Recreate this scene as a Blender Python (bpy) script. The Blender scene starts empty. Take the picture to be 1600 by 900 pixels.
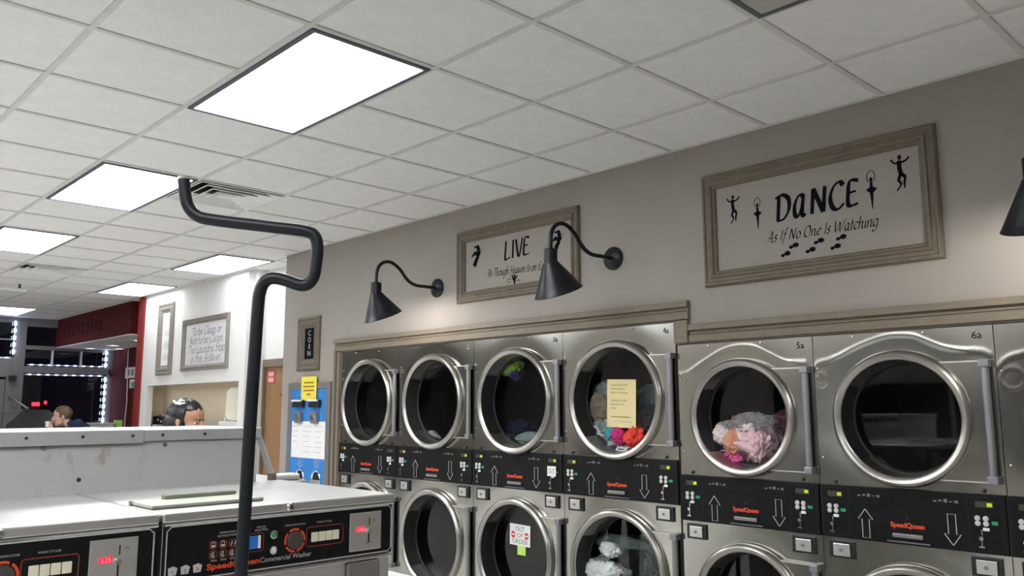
import bpy, bmesh, math, random
from mathutils import Vector, Matrix, noise

# ------------------------------------------------------------------ camera, world, exposure
scene = bpy.context.scene
COL = scene.collection
YAW, PITCH, ROLL, FPX = .7627, .1435, -.0028, 1291.6
CAM = Vector((-3.9027, -1.5110, 1.61))
S = .6096
ZC = 3.083
fwd = Vector((math.sin(YAW)*math.cos(PITCH), math.cos(YAW)*math.cos(PITCH), math.sin(PITCH)))
right = Vector((math.cos(YAW), -math.sin(YAW), 0))
up = right.cross(fwd)
rr = right*math.cos(ROLL) + up*math.sin(ROLL)
uu = -right*math.sin(ROLL) + up*math.cos(ROLL)
cam_data = bpy.data.cameras.new('camera')
cam_data.sensor_width = 36
cam_data.lens = 36*FPX/1600
cam_data.clip_start = .05
cam = bpy.data.objects.new('camera', cam_data)
cam.matrix_world = Matrix(((rr.x, uu.x, -fwd.x, CAM.x), (rr.y, uu.y, -fwd.y, CAM.y), (rr.z, uu.z, -fwd.z, CAM.z), (0, 0, 0, 1)))
COL.objects.link(cam)
scene.camera = cam

world = bpy.data.worlds.new('night')
scene.world = world
world.use_nodes = True
world.node_tree.nodes['Background'].inputs[0].default_value = (.012, .016, .03, 1)
world.node_tree.nodes['Background'].inputs[1].default_value = .12
scene.view_settings.view_transform = 'Standard'
scene.view_settings.look = 'None'
scene.view_settings.gamma = 1
scene.view_settings.use_curve_mapping = False
scene.view_settings.exposure = 0.92
scene.cycles.use_denoising = True
scene.cycles.max_bounces = 8
scene.cycles.diffuse_bounces = 5
scene.cycles.transparent_max_bounces = 8
scene.cycles.caustics_reflective = False
scene.cycles.caustics_refractive = False
TROFFER = 11.0      # radiance of a lit ceiling panel
LAMP_W = 8.0        # watts of a lit gooseneck bulb

# ------------------------------------------------------------------ materials
MATS = {}
def mat(name, color, rough=.5, metal=0., var=.06, scale=12., bump=0., bscale=60., emit=0., trans=0., spec=.5, stretch=None, ecol=None):
    if name in MATS: return MATS[name]
    m = bpy.data.materials.new(name); m.use_nodes = True
    nt = m.node_tree; b = nt.nodes['Principled BSDF']
    tc = nt.nodes.new('ShaderNodeTexCoord')
    src = tc.outputs['Object']
    if stretch:
        mp = nt.nodes.new('ShaderNodeMapping'); mp.inputs['Scale'].default_value = stretch
        nt.links.new(src, mp.inputs[0]); src = mp.outputs[0]
    n = nt.nodes.new('ShaderNodeTexNoise'); n.inputs['Scale'].default_value = scale; n.inputs['Detail'].default_value = 4
    nt.links.new(src, n.inputs['Vector'])
    r = nt.nodes.new('ShaderNodeValToRGB')
    c = Vector(color)
    r.color_ramp.elements[0].position = .3; r.color_ramp.elements[1].position = .7
    r.color_ramp.elements[0].color = (*(c*(1-var)), 1); r.color_ramp.elements[1].color = (*[min(1, x*(1+var)) for x in c], 1)
    nt.links.new(n.outputs['Fac'], r.inputs[0]); nt.links.new(r.outputs[0], b.inputs['Base Color'])
    b.inputs['Roughness'].default_value = rough; b.inputs['Metallic'].default_value = metal
    b.inputs['Specular IOR Level'].default_value = spec
    if trans: b.inputs['Transmission Weight'].default_value = trans
    if emit:
        b.inputs['Emission Color'].default_value = (*(ecol or color), 1); b.inputs['Emission Strength'].default_value = emit
    if bump:
        n2 = nt.nodes.new('ShaderNodeTexNoise'); n2.inputs['Scale'].default_value = bscale; n2.inputs['Detail'].default_value = 5
        nt.links.new(src, n2.inputs['Vector'])
        bp = nt.nodes.new('ShaderNodeBump'); bp.inputs['Strength'].default_value = bump; bp.inputs['Distance'].default_value = .01
        nt.links.new(n2.outputs['Fac'], bp.inputs['Height']); nt.links.new(bp.outputs[0], b.inputs['Normal'])
    MATS[name] = m
    return m

def glass_mat(name, tint, rough=.02, boost=.08):
    m = bpy.data.materials.new(name); m.use_nodes = True
    nt = m.node_tree; nt.nodes.clear()
    out = nt.nodes.new('ShaderNodeOutputMaterial')
    t = nt.nodes.new('ShaderNodeBsdfTransparent'); t.inputs[0].default_value = (*tint, 1)
    g = nt.nodes.new('ShaderNodeBsdfGlossy'); g.inputs['Roughness'].default_value = rough
    fr = nt.nodes.new('ShaderNodeFresnel'); fr.inputs[0].default_value = 1.52
    ad = nt.nodes.new('ShaderNodeMath'); ad.operation = 'ADD'; ad.inputs[1].default_value = boost
    nt.links.new(fr.outputs[0], ad.inputs[0])
    mx = nt.nodes.new('ShaderNodeMixShader')
    nt.links.new(ad.outputs[0], mx.inputs[0]); nt.links.new(t.outputs[0], mx.inputs[1]); nt.links.new(g.outputs[0], mx.inputs[2])
    nt.links.new(mx.outputs[0], out.inputs[0])
    MATS[name] = m
    return m

M_TILE = mat('ceiling_tile_paint', (.84, .84, .825), .95, var=.03, scale=9, bump=.3, bscale=55)
M_GRID = mat('grid_paint', (.66, .66, .64), .6, var=.05)
M_WALL = mat('taupe_paint', (.325, .297, .270), .85, var=.02, scale=5, bump=.08, bscale=220)
M_WHITEWALL = mat('white_paint', (.78, .77, .75), .8, var=.02, scale=5)
M_BEIGE = mat('beige_paint', (.84, .71, .53), .85, var=.02)
M_RED = mat('red_paint', (.085, .011, .010), .8, spec=.15, var=.06, scale=20)
M_REDTRIM = mat('bright_red_paint', (.25, .03, .027), .7, spec=.2, var=.05)
M_FLOOR = mat('floor_vinyl', (.66, .64, .61), .45, var=.08, scale=3)
M_TRIM = mat('olive_taupe_wood', (.185, .154, .112), .6, var=.12, scale=14, stretch=(6, 1, 6), bump=.1, bscale=40)
M_FRAME = mat('frame_wood', (.145, .120, .088), .6, var=.12, scale=18, bump=.12, bscale=60)
M_SILVERFRAME = mat('silver_grey_frame', (.27, .24, .215), .5, .1, var=.1, scale=20)
M_STEEL = mat('stainless_steel', (.42, .415, .385), .16, 1., var=.10, scale=3, bump=.02, bscale=2.2)
M_STEEL_B = mat('brushed_stainless', (.72, .72, .71), .36, 1., var=.07, scale=6, stretch=(1, 6, 6))
M_RING = mat('door_ring_steel', (.44, .425, .40), .30, 1., var=.05)
M_HINGE = mat('aluminium_hinge', (.30, .30, .325), .45, .8, var=.05)
M_PLATE_EDGE = mat('bright_plate_edge', (.62, .61, .58), .4, .7, var=.04)
M_CHROME = mat('chrome', (.72, .72, .72), .12, 1., var=.03)
M_BLACK = mat('black_panel', (.006, .006, .007), .45, var=.3, scale=40, spec=.2)
M_BLACKBOX = mat('black_plastic', (.014, .015, .018), .4, var=.2)
M_RUBBER = mat('black_rubber', (.008, .008, .01), .6, var=.2)
M_DARKMETAL = mat('black_lamp_enamel', (.005, .007, .010), .36, .1, var=.2, spec=.35)
M_POLE = mat('blue_black_tube', (.006, .009, .013), .42, spec=.35, var=.2, scale=30)
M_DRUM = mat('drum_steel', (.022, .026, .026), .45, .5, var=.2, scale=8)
M_INK = mat('black_vinyl_print', (.008, .008, .014), .9, spec=.05, var=.2)
M_GREYINK = mat('grey_print', (.10, .095, .10), .7, var=.1)
M_BROWNINK = mat('brown_print', (.22, .17, .06), .7, var=.1)
M_WHITEPRINT = mat('white_print', (.50, .50, .50), .6, var=.05)
M_DIMPRINT = mat('dim_grey_print', (.17, .17, .17), .6, var=.1)
M_REDPRINT = mat('orange_red_print', (.72, .07, .02), .5, var=.06)
M_PAPER = mat('white_paper', (.80, .80, .79), .8, var=.02)
M_YPAPER = mat('cream_yellow_paper', (.80, .68, .36), .8, var=.03)
M_YELLOW = mat('yellow_paper', (.80, .70, .08), .8, var=.03)
M_GREENSTICKY = mat('lime_paper', (.50, .75, .15), .8, var=.04)
M_BLUE = mat('blue_enamel', (.035, .22, .62), .4, var=.06)
M_GREYMETAL = mat('grey_metal', (.27, .26, .25), .45, .6, var=.06)
M_WHITEMETAL = mat('white_enamel', (.80, .805, .80), .4, var=.03, scale=6)
M_WHITEPLASTIC = mat('white_plastic', (.82, .82, .82), .35, var=.02)
M_CREAM = mat('cream_plastic', (.80, .80, .66), .4, var=.03)
M_CREAMBTN = mat('cream_button', (.78, .74, .58), .4, var=.03)
M_GREYBTN = mat('grey_button', (.60, .62, .60), .4, var=.05)
M_GREENBTN = mat('green_button', (.03, .30, .13), .4, var=.1)
M_BLUEBTN = mat('blue_button', (.02, .18, .65), .4, var=.06)
M_SAGE = mat('sage_plastic', (.52, .55, .46), .45, var=.04)
M_SAGE2 = mat('dark_sage_plastic', (.20, .21, .155), .5, var=.04)
M_WOOD = mat('oak_door', (.30, .165, .075), .5, var=.16, scale=6, stretch=(8, 8, .8))
M_ALU = mat('window_aluminium', (.20, .195, .195), .5, .1, var=.05)
M_ASPHALT = mat('asphalt', (.02, .02, .022), .9, var=.3)
M_LIT = mat('lit_diffuser', (.95, .97, 1.), .5, var=.02, emit=TROFFER, ecol=(.95, .98, 1.))
M_LITDIM = mat('lit_diffuser_dim', (.95, .97, 1.), .5, var=.12, scale=9, stretch=(1, 5, 1), emit=3.6, ecol=(.90, .95, 1.))
M_UNLIT = mat('unlit_diffuser', (.50, .47, .46), .4, var=.05)
M_LED = mat('led_light', (.75, .82, 1.), .4, var=.02, emit=9., ecol=(.55, .65, 1.))
M_LED2 = mat('led_light_dim', (.5, .6, 1.), .4, var=.02, emit=1.6, ecol=(.45, .58, 1.))
M_BULB = mat('bulb_glass', (1., .95, .85), .4, var=.02, emit=8., ecol=(1., .93, .82))
M_BULBOFF = mat('bulb_off', (.7, .68, .62), .2, var=.02)
M_REDLED = mat('red_led', (.8, .02, .03), .4, var=.05, emit=.8, ecol=(1., .01, .04))
M_REDSIGN = mat('red_neon', (.8, .02, .03), .4, var=.05, emit=3., ecol=(1., .02, .04))
M_LCD = mat('lcd_glow', (.45, .5, .02), .4, var=.1, emit=.16, ecol=(.75, .85, .02))
M_LCDOFF = mat('lcd_dark', (.06, .06, .035), .3, var=.2)
M_DOWNLIGHT = mat('downlight_glow', (1., .9, .7), .4, var=.02, emit=2.2, ecol=(1., .86, .62))
M_SKIN = mat('skin', (.50, .27, .17), .55, var=.06, scale=30)
M_SKIN2 = mat('pale_skin', (.60, .36, .27), .55, var=.06, scale=30)
M_HAIR = mat('black_hair', (.008, .007, .010), .35, var=.3, scale=60)
M_HAIR2 = mat('brown_hair', (.12, .075, .035), .5, var=.25, scale=60)
M_NAVY = mat('navy_cloth', (.012, .020, .055), .85, var=.2, scale=30, bump=.2, bscale=30)
M_DARKCLOTH = mat('charcoal_cloth', (.03, .03, .035), .85, var=.2)
M_EYE = mat('eye_white', (.75, .73, .70), .3, var=.02)
M_IRIS = mat('iris_brown', (.03, .018, .01), .3, var=.1)
M_LIP = mat('lip', (.38, .14, .11), .5, var=.05)
G_DRYER = glass_mat('dryer_glass', (.74, .80, .78), .02, .0)
G_WINDOW = glass_mat('window_glass', (.85, .88, .9), .01, .02)

# ------------------------------------------------------------------ mesh helpers
class MB:
    def __init__(self): self.v = []; self.f = []
    def add(self, vs, fs):
        o = len(self.v); self.v += [tuple(p) for p in vs]; self.f += [tuple(i+o for i in f) for f in fs]; return self
    def box(self, x0, x1, y0, y1, z0, z1):
        x0, x1 = min(x0, x1), max(x0, x1); y0, y1 = min(y0, y1), max(y0, y1); z0, z1 = min(z0, z1), max(z0, z1)
        return self.add([(x0, y0, z0), (x1, y0, z0), (x1, y1, z0), (x0, y1, z0), (x0, y0, z1), (x1, y0, z1), (x1, y1, z1), (x0, y1, z1)],
                        [(0, 3, 2, 1), (4, 5, 6, 7), (0, 1, 5, 4), (1, 2, 6, 5), (2, 3, 7, 6), (3, 0, 4, 7)])
    def loft(self, rings, caps=True, closed=True):
        n = len(rings[0]); vs = [p for r in rings for p in r]; fs = []
        for k in range(len(rings)-1):
            for i in range(n if closed else n-1):
                j = (i+1) % n
                fs.append((k*n+i, k*n+j, (k+1)*n+j, (k+1)*n+i))
        if caps and closed:
            fs.append(tuple(range(n-1, -1, -1))); fs.append(tuple(range((len(rings)-1)*n, len(rings)*n)))
        return self.add(vs, fs)
    def tube(self, pts, r, n=12, caps=True):
        pts = [Vector(p) for p in pts]
        rs = r if isinstance(r, (list, tuple)) else [r]*len(pts)
        rings = []; a = None
        for i, p in enumerate(pts):
            t = (pts[min(i+1, len(pts)-1)] - pts[max(i-1, 0)]).normalized()
            if a is None:
                a = t.orthogonal().normalized()
            else:
                a = (a - t*a.dot(t)).normalized()
            b = t.cross(a)
            rings.append([p + (a*math.cos(q) + b*math.sin(q))*rs[i] for q in [2*math.pi*k/n for k in range(n)]])
        return self.loft(rings, caps)
    def cyl(self, p0, p1, r0, r1=None, n=16, caps=True):
        return self.tube([p0, p1], [r0, r0 if r1 is None else r1], n, caps)
    def lathe_y(self, prof, cx, cz, n=48, a0=0., a1=2*math.pi, closed=False):
        # profile (radius, y) turned about the local y axis
        full = abs(a1-a0-2*math.pi) < 1e-6
        m = n if full else n+1
        vs = []; fs = []; k = len(prof)
        for i in range(m):
            a = a0+(a1-a0)*i/n
            for (r, y) in prof: vs.append((cx+r*math.cos(a), y, cz+r*math.sin(a)))
        for i in range(n):
            j = (i+1) % m
            for q in range(k if closed else k-1):
                q2 = (q+1) % k
                fs.append((i*k+q, j*k+q, j*k+q2, i*k+q2))
        return self.add(vs, fs)
    def lathe_z(self, prof, cx, cy, n=24):
        vs = []; fs = []; k = len(prof)
        for i in range(n):
            a = 2*math.pi*i/n
            for (r, z) in prof: vs.append((cx+r*math.cos(a), cy+r*math.sin(a), z))
        for i in range(n):
            j = (i+1) % n
            for q in range(k-1): fs.append((i*k+q, j*k+q, j*k+q+1, i*k+q+1))
        return self.add(vs, fs)
    def disc_y(self, cx, cz, y, r, n=48, rz=None):
        rz = rz or r
        return self.add([(cx+r*math.cos(2*math.pi*i/n), y, cz+rz*math.sin(2*math.pi*i/n)) for i in range(n)], [tuple(range(n))])
    def ellipsoid(self, c, r, n=16, m=10):
        vs = []; fs = []
        for i in range(m+1):
            t = math.pi*i/m
            for k in range(n):
                a = 2*math.pi*k/n
                vs.append((c[0]+r[0]*math.sin(t)*math.cos(a), c[1]+r[1]*math.sin(t)*math.sin(a), c[2]+r[2]*math.cos(t)))
        for i in range(m):
            for k in range(n):
                j = (k+1) % n
                fs.append((i*n+k, (i+1)*n+k, (i+1)*n+j, i*n+j))
        return self.add(vs, fs)
    def capsule(self, p0, p1, r0, r1, n=14):
        p0 = Vector(p0); p1 = Vector(p1); d = (p1-p0).normalized()
        pts = []; rs = []
        for k in range(5):
            a = math.pi/2*k/4
            pts.append(p0-d*r0*math.cos(a)*.999); rs.append(max(.0004, r0*math.sin(a)))
        for k in range(5):
            a = math.pi/2*k/4
            pts.append(p1+d*r1*math.sin(a)*.999); rs.append(max(.0004, r1*math.cos(a)))
        return self.tube(pts, rs, n)
    def stroke(self, pts, w, y=0., nib=None, wmin=.3, curve=True):
        # a pen stroke in the local x-z plane at depth y; nib = pen angle for thick and thin
        P = [Vector((p[0], p[1])) for p in pts]
        if curve and len(P) > 2:
            Q = []
            for i in range(len(P)-1):
                a, b, c, d = P[max(i-1, 0)], P[i], P[i+1], P[min(i+2, len(P)-1)]
                for k in range(5):
                    t = k/5
                    Q.append(.5*((2*b)+(c-a)*t+(2*a-5*b+4*c-d)*t*t+(3*b-a-3*c+d)*t*t*t))
            Q.append(P[-1]); P = Q
        L = []; R = []
        for i, p in enumerate(P):
            t = P[min(i+1, len(P)-1)]-P[max(i-1, 0)]
            if t.length < 1e-9: t = Vector((1, 0))
            t.normalize()
            ww = w[min(i*len(w)//len(P), len(w)-1)] if isinstance(w, (list, tuple)) else w
            if nib is not None:
                ww = ww*max(wmin, abs(t.x*math.sin(nib)-t.y*math.cos(nib)))
            nrm = Vector((-t.y, t.x))*ww/2
            L.append(p+nrm); R.append(p-nrm)
        n = len(P)
        vs = [(q.x, y, q.y) for q in L]+[(q.x, y, q.y) for q in R]
        return self.add(vs, [(n+i, n+i+1, i+1, i) for i in range(n-1)])
    def poly(self, pts, y=0.):
        return self.add([(p[0], y, p[1]) for p in pts], [tuple(range(len(pts)))])
    def mesh(self, name):
        me = bpy.data.meshes.new(name); me.from_pydata(self.v, [], self.f); me.update(); return me
    def build(self, name, m, parent=None, smooth=False, bevel=0., seg=2, fix=False):
        me = self.mesh(name); me.materials.append(m)
        if fix:
            bm = bmesh.new(); bm.from_mesh(me); bmesh.ops.recalc_face_normals(bm, faces=bm.faces); bm.to_mesh(me); bm.free()
        return link(name, me, parent, smooth, bevel, seg)

def link(name, me, parent=None, smooth=False, bevel=0., seg=2):
    if smooth:
        for p in me.polygons: p.use_smooth = True
        me.set_sharp_from_angle(angle=math.radians(40))
    o = bpy.data.objects.new(name, me); COL.objects.link(o)
    if parent: o.parent = parent
    if bevel:
        b = o.modifiers.new('bevel', 'BEVEL'); b.width = bevel; b.segments = seg; b.limit_method = 'ANGLE'; b.angle_limit = math.radians(40)
    return o

def thing(name, label, cat, loc=(0, 0, 0), rz=0., group=None):
    o = bpy.data.objects.new(name, None); COL.objects.link(o); o.empty_display_size = .1
    o.location = loc; o.rotation_euler = (0, 0, rz); o['label'] = label; o['category'] = cat
    if group: o['group'] = group
    return o
def tag(o, label, cat, group=None):
    o['label'] = label; o['category'] = cat
    if group: o['group'] = group
    return o
def struct(o):
    o['kind'] = 'structure'; return o
WALLROT = -math.pi/2     # local x = to the right seen from the room, local y = into the wall

def text_mesh(s, size, width=None, align='CENTER', shear=0., bold=0., xscale=1.):
    cu = bpy.data.curves.new('txt', 'FONT'); cu.body = s; cu.size = size; cu.align_x = align; cu.shear = shear; cu.offset = bold
    cu.resolution_u = 3
    o = bpy.data.objects.new('txt', cu); COL.objects.link(o)
    dg = bpy.context.evaluated_depsgraph_get()
    me = bpy.data.meshes.new_from_object(o.evaluated_get(dg))
    bpy.data.objects.remove(o); bpy.data.curves.remove(cu)
    xs = [v.co.x for v in me.vertices]
    k = xscale
    if width and xs: k = width/(max(xs)-min(xs))
    for v in me.vertices:
        v.co = (v.co.x*k, 0, v.co.y)
    return me
def text(s, name, m, parent, x, y, z, size, **kw):
    # flat lettering facing local -y, baseline at z
    me = text_mesh(s, size, **kw)
    for v in me.vertices: v.co += Vector((x, y, z))
    me.materials.clear(); me.materials.append(m)
    return link(name, me, parent)

# pen skeletons for the hand-lettered signs: (advance, strokes), x-height 1
def arc(cx, cy, rx, ry, a0, a1, n=8):
    return [(cx+rx*math.cos(math.radians(a0+(a1-a0)*i/n)), cy+ry*math.sin(math.radians(a0+(a1-a0)*i/n))) for i in range(n+1)]
GLY = {
 'a': (.80, [[(.54, .90), (.40, 1.0), (.22, .90), (.08, .55), (.10, .18), (.24, .0), (.40, .14), (.52, .50)], [(.56, 1.), (.53, .5), (.54, .12), (.64, 0), (.74, .08)]]),
 'b': (.78, [[(.12, 1.8), (.10, .1)], arc(.36, .48, .26, .48, 150, -170)]),
 'c': (.62, [arc(.36, .5, .28, .5, 45, 315)]),
 'd': (.80, [arc(.32, .5, .28, .5, 50, 320), [(.60, 1.8), (.56, .12), (.66, 0), (.74, .06)]]),
 'e': (.64, [[(.10, .5), (.40, .58), (.52, .78), (.38, 1.), (.16, .8), (.08, .4), (.26, 0), (.54, .2)]]),
 'f': (.50, [[(.60, 1.7), (.45, 1.8), (.32, 1.5), (.22, .3), (.10, -.5), (-.06, -.6)], [(.06, 1.), (.48, 1.)]]),
 'g': (.78, [arc(.32, .5, .28, .5, 50, 320), [(.58, 1.), (.56, -.3), (.34, -.7), (.04, -.5)]]),
 'h': (.82, [[(.14, 1.8), (.10, 0)], [(.12, .5), (.30, .92), (.52, .9), (.54, .5), (.54, .1), (.66, 0), (.74, .06)]]),
 'i': (.36, [[(.12, 1.), (.12, .12), (.20, 0), (.30, .08)], [(.14, 1.38), (.16, 1.48)]]),
 'l': (.36, [[(.16, 1.8), (.12, .14), (.20, 0), (.30, .08)]]),
 'm': (1.14, [[(.10, 1.), (.10, 0)], [(.12, .6), (.28, .96), (.46, .88), (.46, 0)], [(.48, .6), (.64, .96), (.84, .88), (.84, .12), (.94, 0), (1.04, .08)]]),
 'n': (.80, [[(.10, 1.), (.10, 0)], [(.12, .55), (.30, .96), (.52, .9), (.54, .12), (.64, 0), (.74, .08)]]),
 'o': (.72, [arc(.34, .5, .27, .5, 90, 450, 12)]),
 'p': (.78, [[(.12, 1.), (.06, -.7)], arc(.36, .5, .26, .5, 160, -160)]),
 'r': (.54, [[(.10, 1.), (.10, 0)], [(.12, .6), (.28, .95), (.46, .92)]]),
 's': (.56, [[(.46, .85), (.28, 1.), (.12, .8), (.26, .55), (.42, .3), (.28, .02), (.06, .14)]]),
 't': (.46, [[(.20, 1.5), (.16, .14), (.24, 0), (.38, .1)], [(.02, 1.), (.40, 1.02)]]),
 'u': (.80, [[(.10, 1.), (.10, .25), (.24, .02), (.42, .15), (.54, .5)], [(.54, 1.), (.54, .12), (.64, 0), (.74, .08)]]),
 'v': (.70, [[(.06, 1.), (.28, 0), (.56, 1.)]]),
 'w': (1.0, [[(.06, 1.), (.22, 0), (.46, .9), (.60, 0), (.88, 1.)]]),
 'y': (.74, [[(.08, 1.), (.14, .3), (.34, .1), (.54, .5)], [(.58, 1.), (.50, -.2), (.28, -.68), (.02, -.5)]]),
 'A': (1.05, [[(.0, -.05), (.24, .2), (.62, 1.7), (.80, 0), (.94, .06)], [(.26, .6), (.76, .62)]]),
 'C': (.98, [[(.88, 1.42), (.68, 1.68), (.34, 1.45), (.12, .8), (.24, .15), (.56, -.02), (.90, .3)]]),
 'D': (1.1, [[(.24, 1.55), (.14, 0)], [(.0, 1.45), (.45, 1.62), (.86, 1.3), (.86, .6), (.52, .06), (.06, .0)]]),
 'E': (.86, [[(.76, 1.5), (.28, 1.56), (.16, .8), (.20, .05), (.74, .1)], [(.20, .82), (.62, .88)]]),
 'H': (1.1, [[(.2, 1.6), (.14, 0)], [(.84, 1.6), (.80, 0)], [(.16, .8), (.82, .86)]]),
 'I': (.42, [[(.22, 1.6), (.16, 0)]]),
 'L': (.84, [[(.24, 1.62), (.14, .06), (.40, .02), (.74, .12)]]),
 'N': (1.12, [[(.12, 0), (.22, 1.6)], [(.22, 1.6), (.80, .02)], [(.80, .02), (.92, 1.62)]]),
 'O': (1.1, [arc(.5, .8, .42, .82, 90, 450, 14)]),
 'S': (.80, [[(.70, 1.45), (.46, 1.68), (.18, 1.4), (.34, .95), (.60, .6), (.50, .08), (.08, .12)]]),
 'T': (.92, [[(.0, 1.5), (.46, 1.62), (.92, 1.56)], [(.48, 1.6), (.36, 0)]]),
 'V': (.92, [[(.06, 1.6), (.38, .0), (.82, 1.62)]]),
 'W': (1.5, [[(.06, 1.6), (.32, 0), (.74, 1.4), (.92, 0), (1.42, 1.65)]]),
 ',': (.30, [[(.14, .1), (.06, -.35)]]), ' ': (.42, []),
}
def hand(s, name, m, parent, x, y, z, h, width, pen, slant=.18, nib=.7, rise=0., wmin=.28):
    """hand lettering: centred on x, baseline z, x-height h, total width fixed"""
    tot = sum(GLY[c][0] for c in s)
    kx = width/tot
    mb = MB(); ax = -tot/2
    for c in s:
        adv, st = GLY[c]
        for p in st:
            mb.stroke([(x+(ax+q[0])*kx+slant*q[1]*h, z+q[1]*h+rise*(ax+q[0])*kx) for q in p], pen, y, nib, wmin)
        ax += adv
    return mb.build(name, m, parent)

def rect_frame(parent, x0, x1, z0, z1, wd, m, y=0., name='frame_rail', prof=((0, .012), (.25, .026), (.6, .022), (.8, .014), (1, .008))):
    """picture moulding: four mitred rails, profile = (share of width from the outside, height)"""
    O = [(x0, z0), (x1, z0), (x1, z1), (x0, z1)]
    I = [(x0+wd, z0+wd), (x1-wd, z0+wd), (x1-wd, z1-wd), (x0+wd, z1-wd)]
    for k in range(4):
        a, b = k, (k+1) % 4
        rings = []
        for P, Q in ((O[a], I[a]), (O[b], I[b])):
            ring = [(P[0], y, P[1])]
            for t, h in prof:
                ring.append((P[0]+(Q[0]-P[0])*t, y-h, P[1]+(Q[1]-P[1])*t))
            ring.append((Q[0], y, Q[1]))
            rings.append(ring)
        MB().loft(rings).build(name, m, parent, fix=True)

# ------------------------------------------------------------------ the room
XL, YB, YW = -8.4, -4.4, 13.8
struct(MB().box(XL-.1, 1.6, YB-.1, YW+.2, -.1, 0).build('floor', M_FLOOR))
struct(MB().box(XL-.15, XL, YB, YW, 0, ZC+.2).build('wall_left', M_WALL))
struct(MB().box(XL-.15, 1.6, YB-.15, YB, 0, ZC+.2).build('wall_back', M_WALL))
DA = [(4.707, 3.866), (3.866, 2.969), (2.969, 2.103), (2.103, 1.232)]     # y spans of the tall dryers
DB = [(1.223, .420), (.420, -.388), (-.388, -1.194)]                      # y spans of the shorter dryers
HA, HB = 2.085, 1.954
wr = MB()
wr.box(0, .14, -1.25, 1.2275, HB+.004, ZC+.1)
wr.box(0, .14, 1.2275, 4.715, HA+.004, ZC+.1)
wr.box(0, .30, 4.715, 5.755, 0, ZC+.1)
wr.box(0, .30, YB, -1.25, 0, ZC+.1)
struct(wr.build('wall_right', M_WALL))
struct(MB().box(1.05, 1.2, -1.5, 4.9, 0, ZC).build('wall_behind_dryers', M_WALL))
struct(MB().box(.30, .42, 5.755, 6.8, 2.11, ZC+.1).box(.30, .42, 5.70, 5.80, 0, 2.11).box(.30, .42, 6.78, 6.82, 0, 2.11).build('wall_recess', M_WHITEWALL))
wo = MB()
wo.box(.12, .20, 6.8, 9.75, 1.90, ZC+.1)
wo.box(.12, .20, 6.8, 6.93, 0, 1.90)
wo.box(.12, .20, 9.54, 9.75, 0, 1.90)
wo.box(.12, .20, 6.93, 9.54, 0, .95)
wo.box(.20, .97, 6.72, 6.82, 0, ZC+.1)
struct(wo.build('wall_office', M_WHITEWALL))
struct(MB().box(.42, .97, 6.82, 9.85, 0, 2.3).box(.20, .42, 9.75, 9.85, 0, 2.3).box(.20, .42, 6.82, 9.75, 2.3, 2.36).build('wall_office_inside', M_BEIGE))
struct(MB().box(.095, .25, 9.75, 9.93, 0, ZC+.1).build('trim_red_post', M_REDTRIM))
# the red soffit and the vestibule under it
sf = thing('wall_red_soffit', 'dark red soffit', 'wall', (.137, 10.35, 0), WALLROT)
del sf['label'], sf['category']; struct(sf)
MB().box(-3.45, 0, 0, 1.0, 2.63, ZC+.05).build('soffit_face', M_RED, sf)
MB().box(-3.45, 0, .004, 1.0, 2.617, 2.63).build('soffit_underside', M_WHITEWALL, sf)
for i, (dx, h) in enumerate(((-2.93, .16), (-2.72, .17), (-2.5, .15), (-2.28, .2), (-2.05, .15), (-1.83, .14), (-1.62, .2), (-1.42, .14), (-1.2, .13))):
    # faint dark raised letters too dim to read: upright letter-like strokes
    mb = MB(); z0 = 2.77
    if i in (3, 6): mb.stroke([(dx, z0), (dx, z0+h)], .035, -.004, curve=False)
    elif i % 2: mb.stroke([(dx-.04, z0), (dx-.04, z0+h), (dx+.05, z0+h*.9), (dx+.05, z0)], .032, -.004, curve=False)
    else: mb.stroke(arc(dx, z0+h/2, .05, h/2, 40, 330), .032, -.004)
    mb.build('dim_letter', mat('dim_blue_letter', (.022, .010, .022), .9, var=.1, spec=.05), sf)
struct(MB().box(1.05, 1.2, 9.85, YW, 0, ZC).build('wall_vestibule', M_RED))

# ceiling: bars plus lay-in tiles
GX = [-(.885+i)*S for i in range(-3, 13)]       # grid lines along the room, x
GJ = list(range(-8, 24))
lights_lit = [(3, 2), (3, 6), (3, 10), (0, 10), (0, 14), (1, 20), (7, -2), (7, -6), (7, 2), (7, 6), (7, 10), (7, 14), (11, 14), (11, -2), (11, 2), (11, 6), (11, 10)]  # unseen columns continue the pattern, the farthest pair added to brighten dryer steel
# column index c spans x from -(.885+c)*S to -(.885+c-1)*S
light_off = (2, -2)
vents = [(2, 6), (2, 13)]
taken = {(c, j+k) for c, j in lights_lit for k in (0, 1)} | {(light_off[0], light_off[1]+k) for k in (0, 1)} | set(vents)
cg = MB()
for x in GX:
    if x < 1.3: cg.box(x-.012, x+.012, YB, YW, ZC-.001, ZC+.03)
for j in GJ:
    cg.box(XL, 1.3, j*S-.012, j*S+.012, ZC-.0015, ZC+.029)
cg.box(-.022, 0, YB, 5.755, ZC-.002, ZC+.03)
ceiling = struct(cg.build('ceiling', M_GRID))
slab = MB().box(XL-.1, 1.6, YB-.1, YW+.2, ZC+.10, ZC+.2).build('ceiling_slab', M_TILE, ceiling)
hs = S/2-.004
tile_mb = MB()
tile_mb.loft([[(-hs, -hs, .02), (hs, -hs, .02), (hs, hs, .02), (-hs, hs, .02)], [(-hs, -hs, .008), (hs, -hs, .008), (hs, hs, .008), (-hs, hs, .008)],
              [(-hs+.02, -hs+.02, .003), (hs-.02, -hs+.02, .003), (hs-.02, hs-.02, .003), (-hs+.02, hs-.02, .003)]])
tme = tile_mb.mesh('ceiling_tile'); tme.materials.append(M_TILE)
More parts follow.
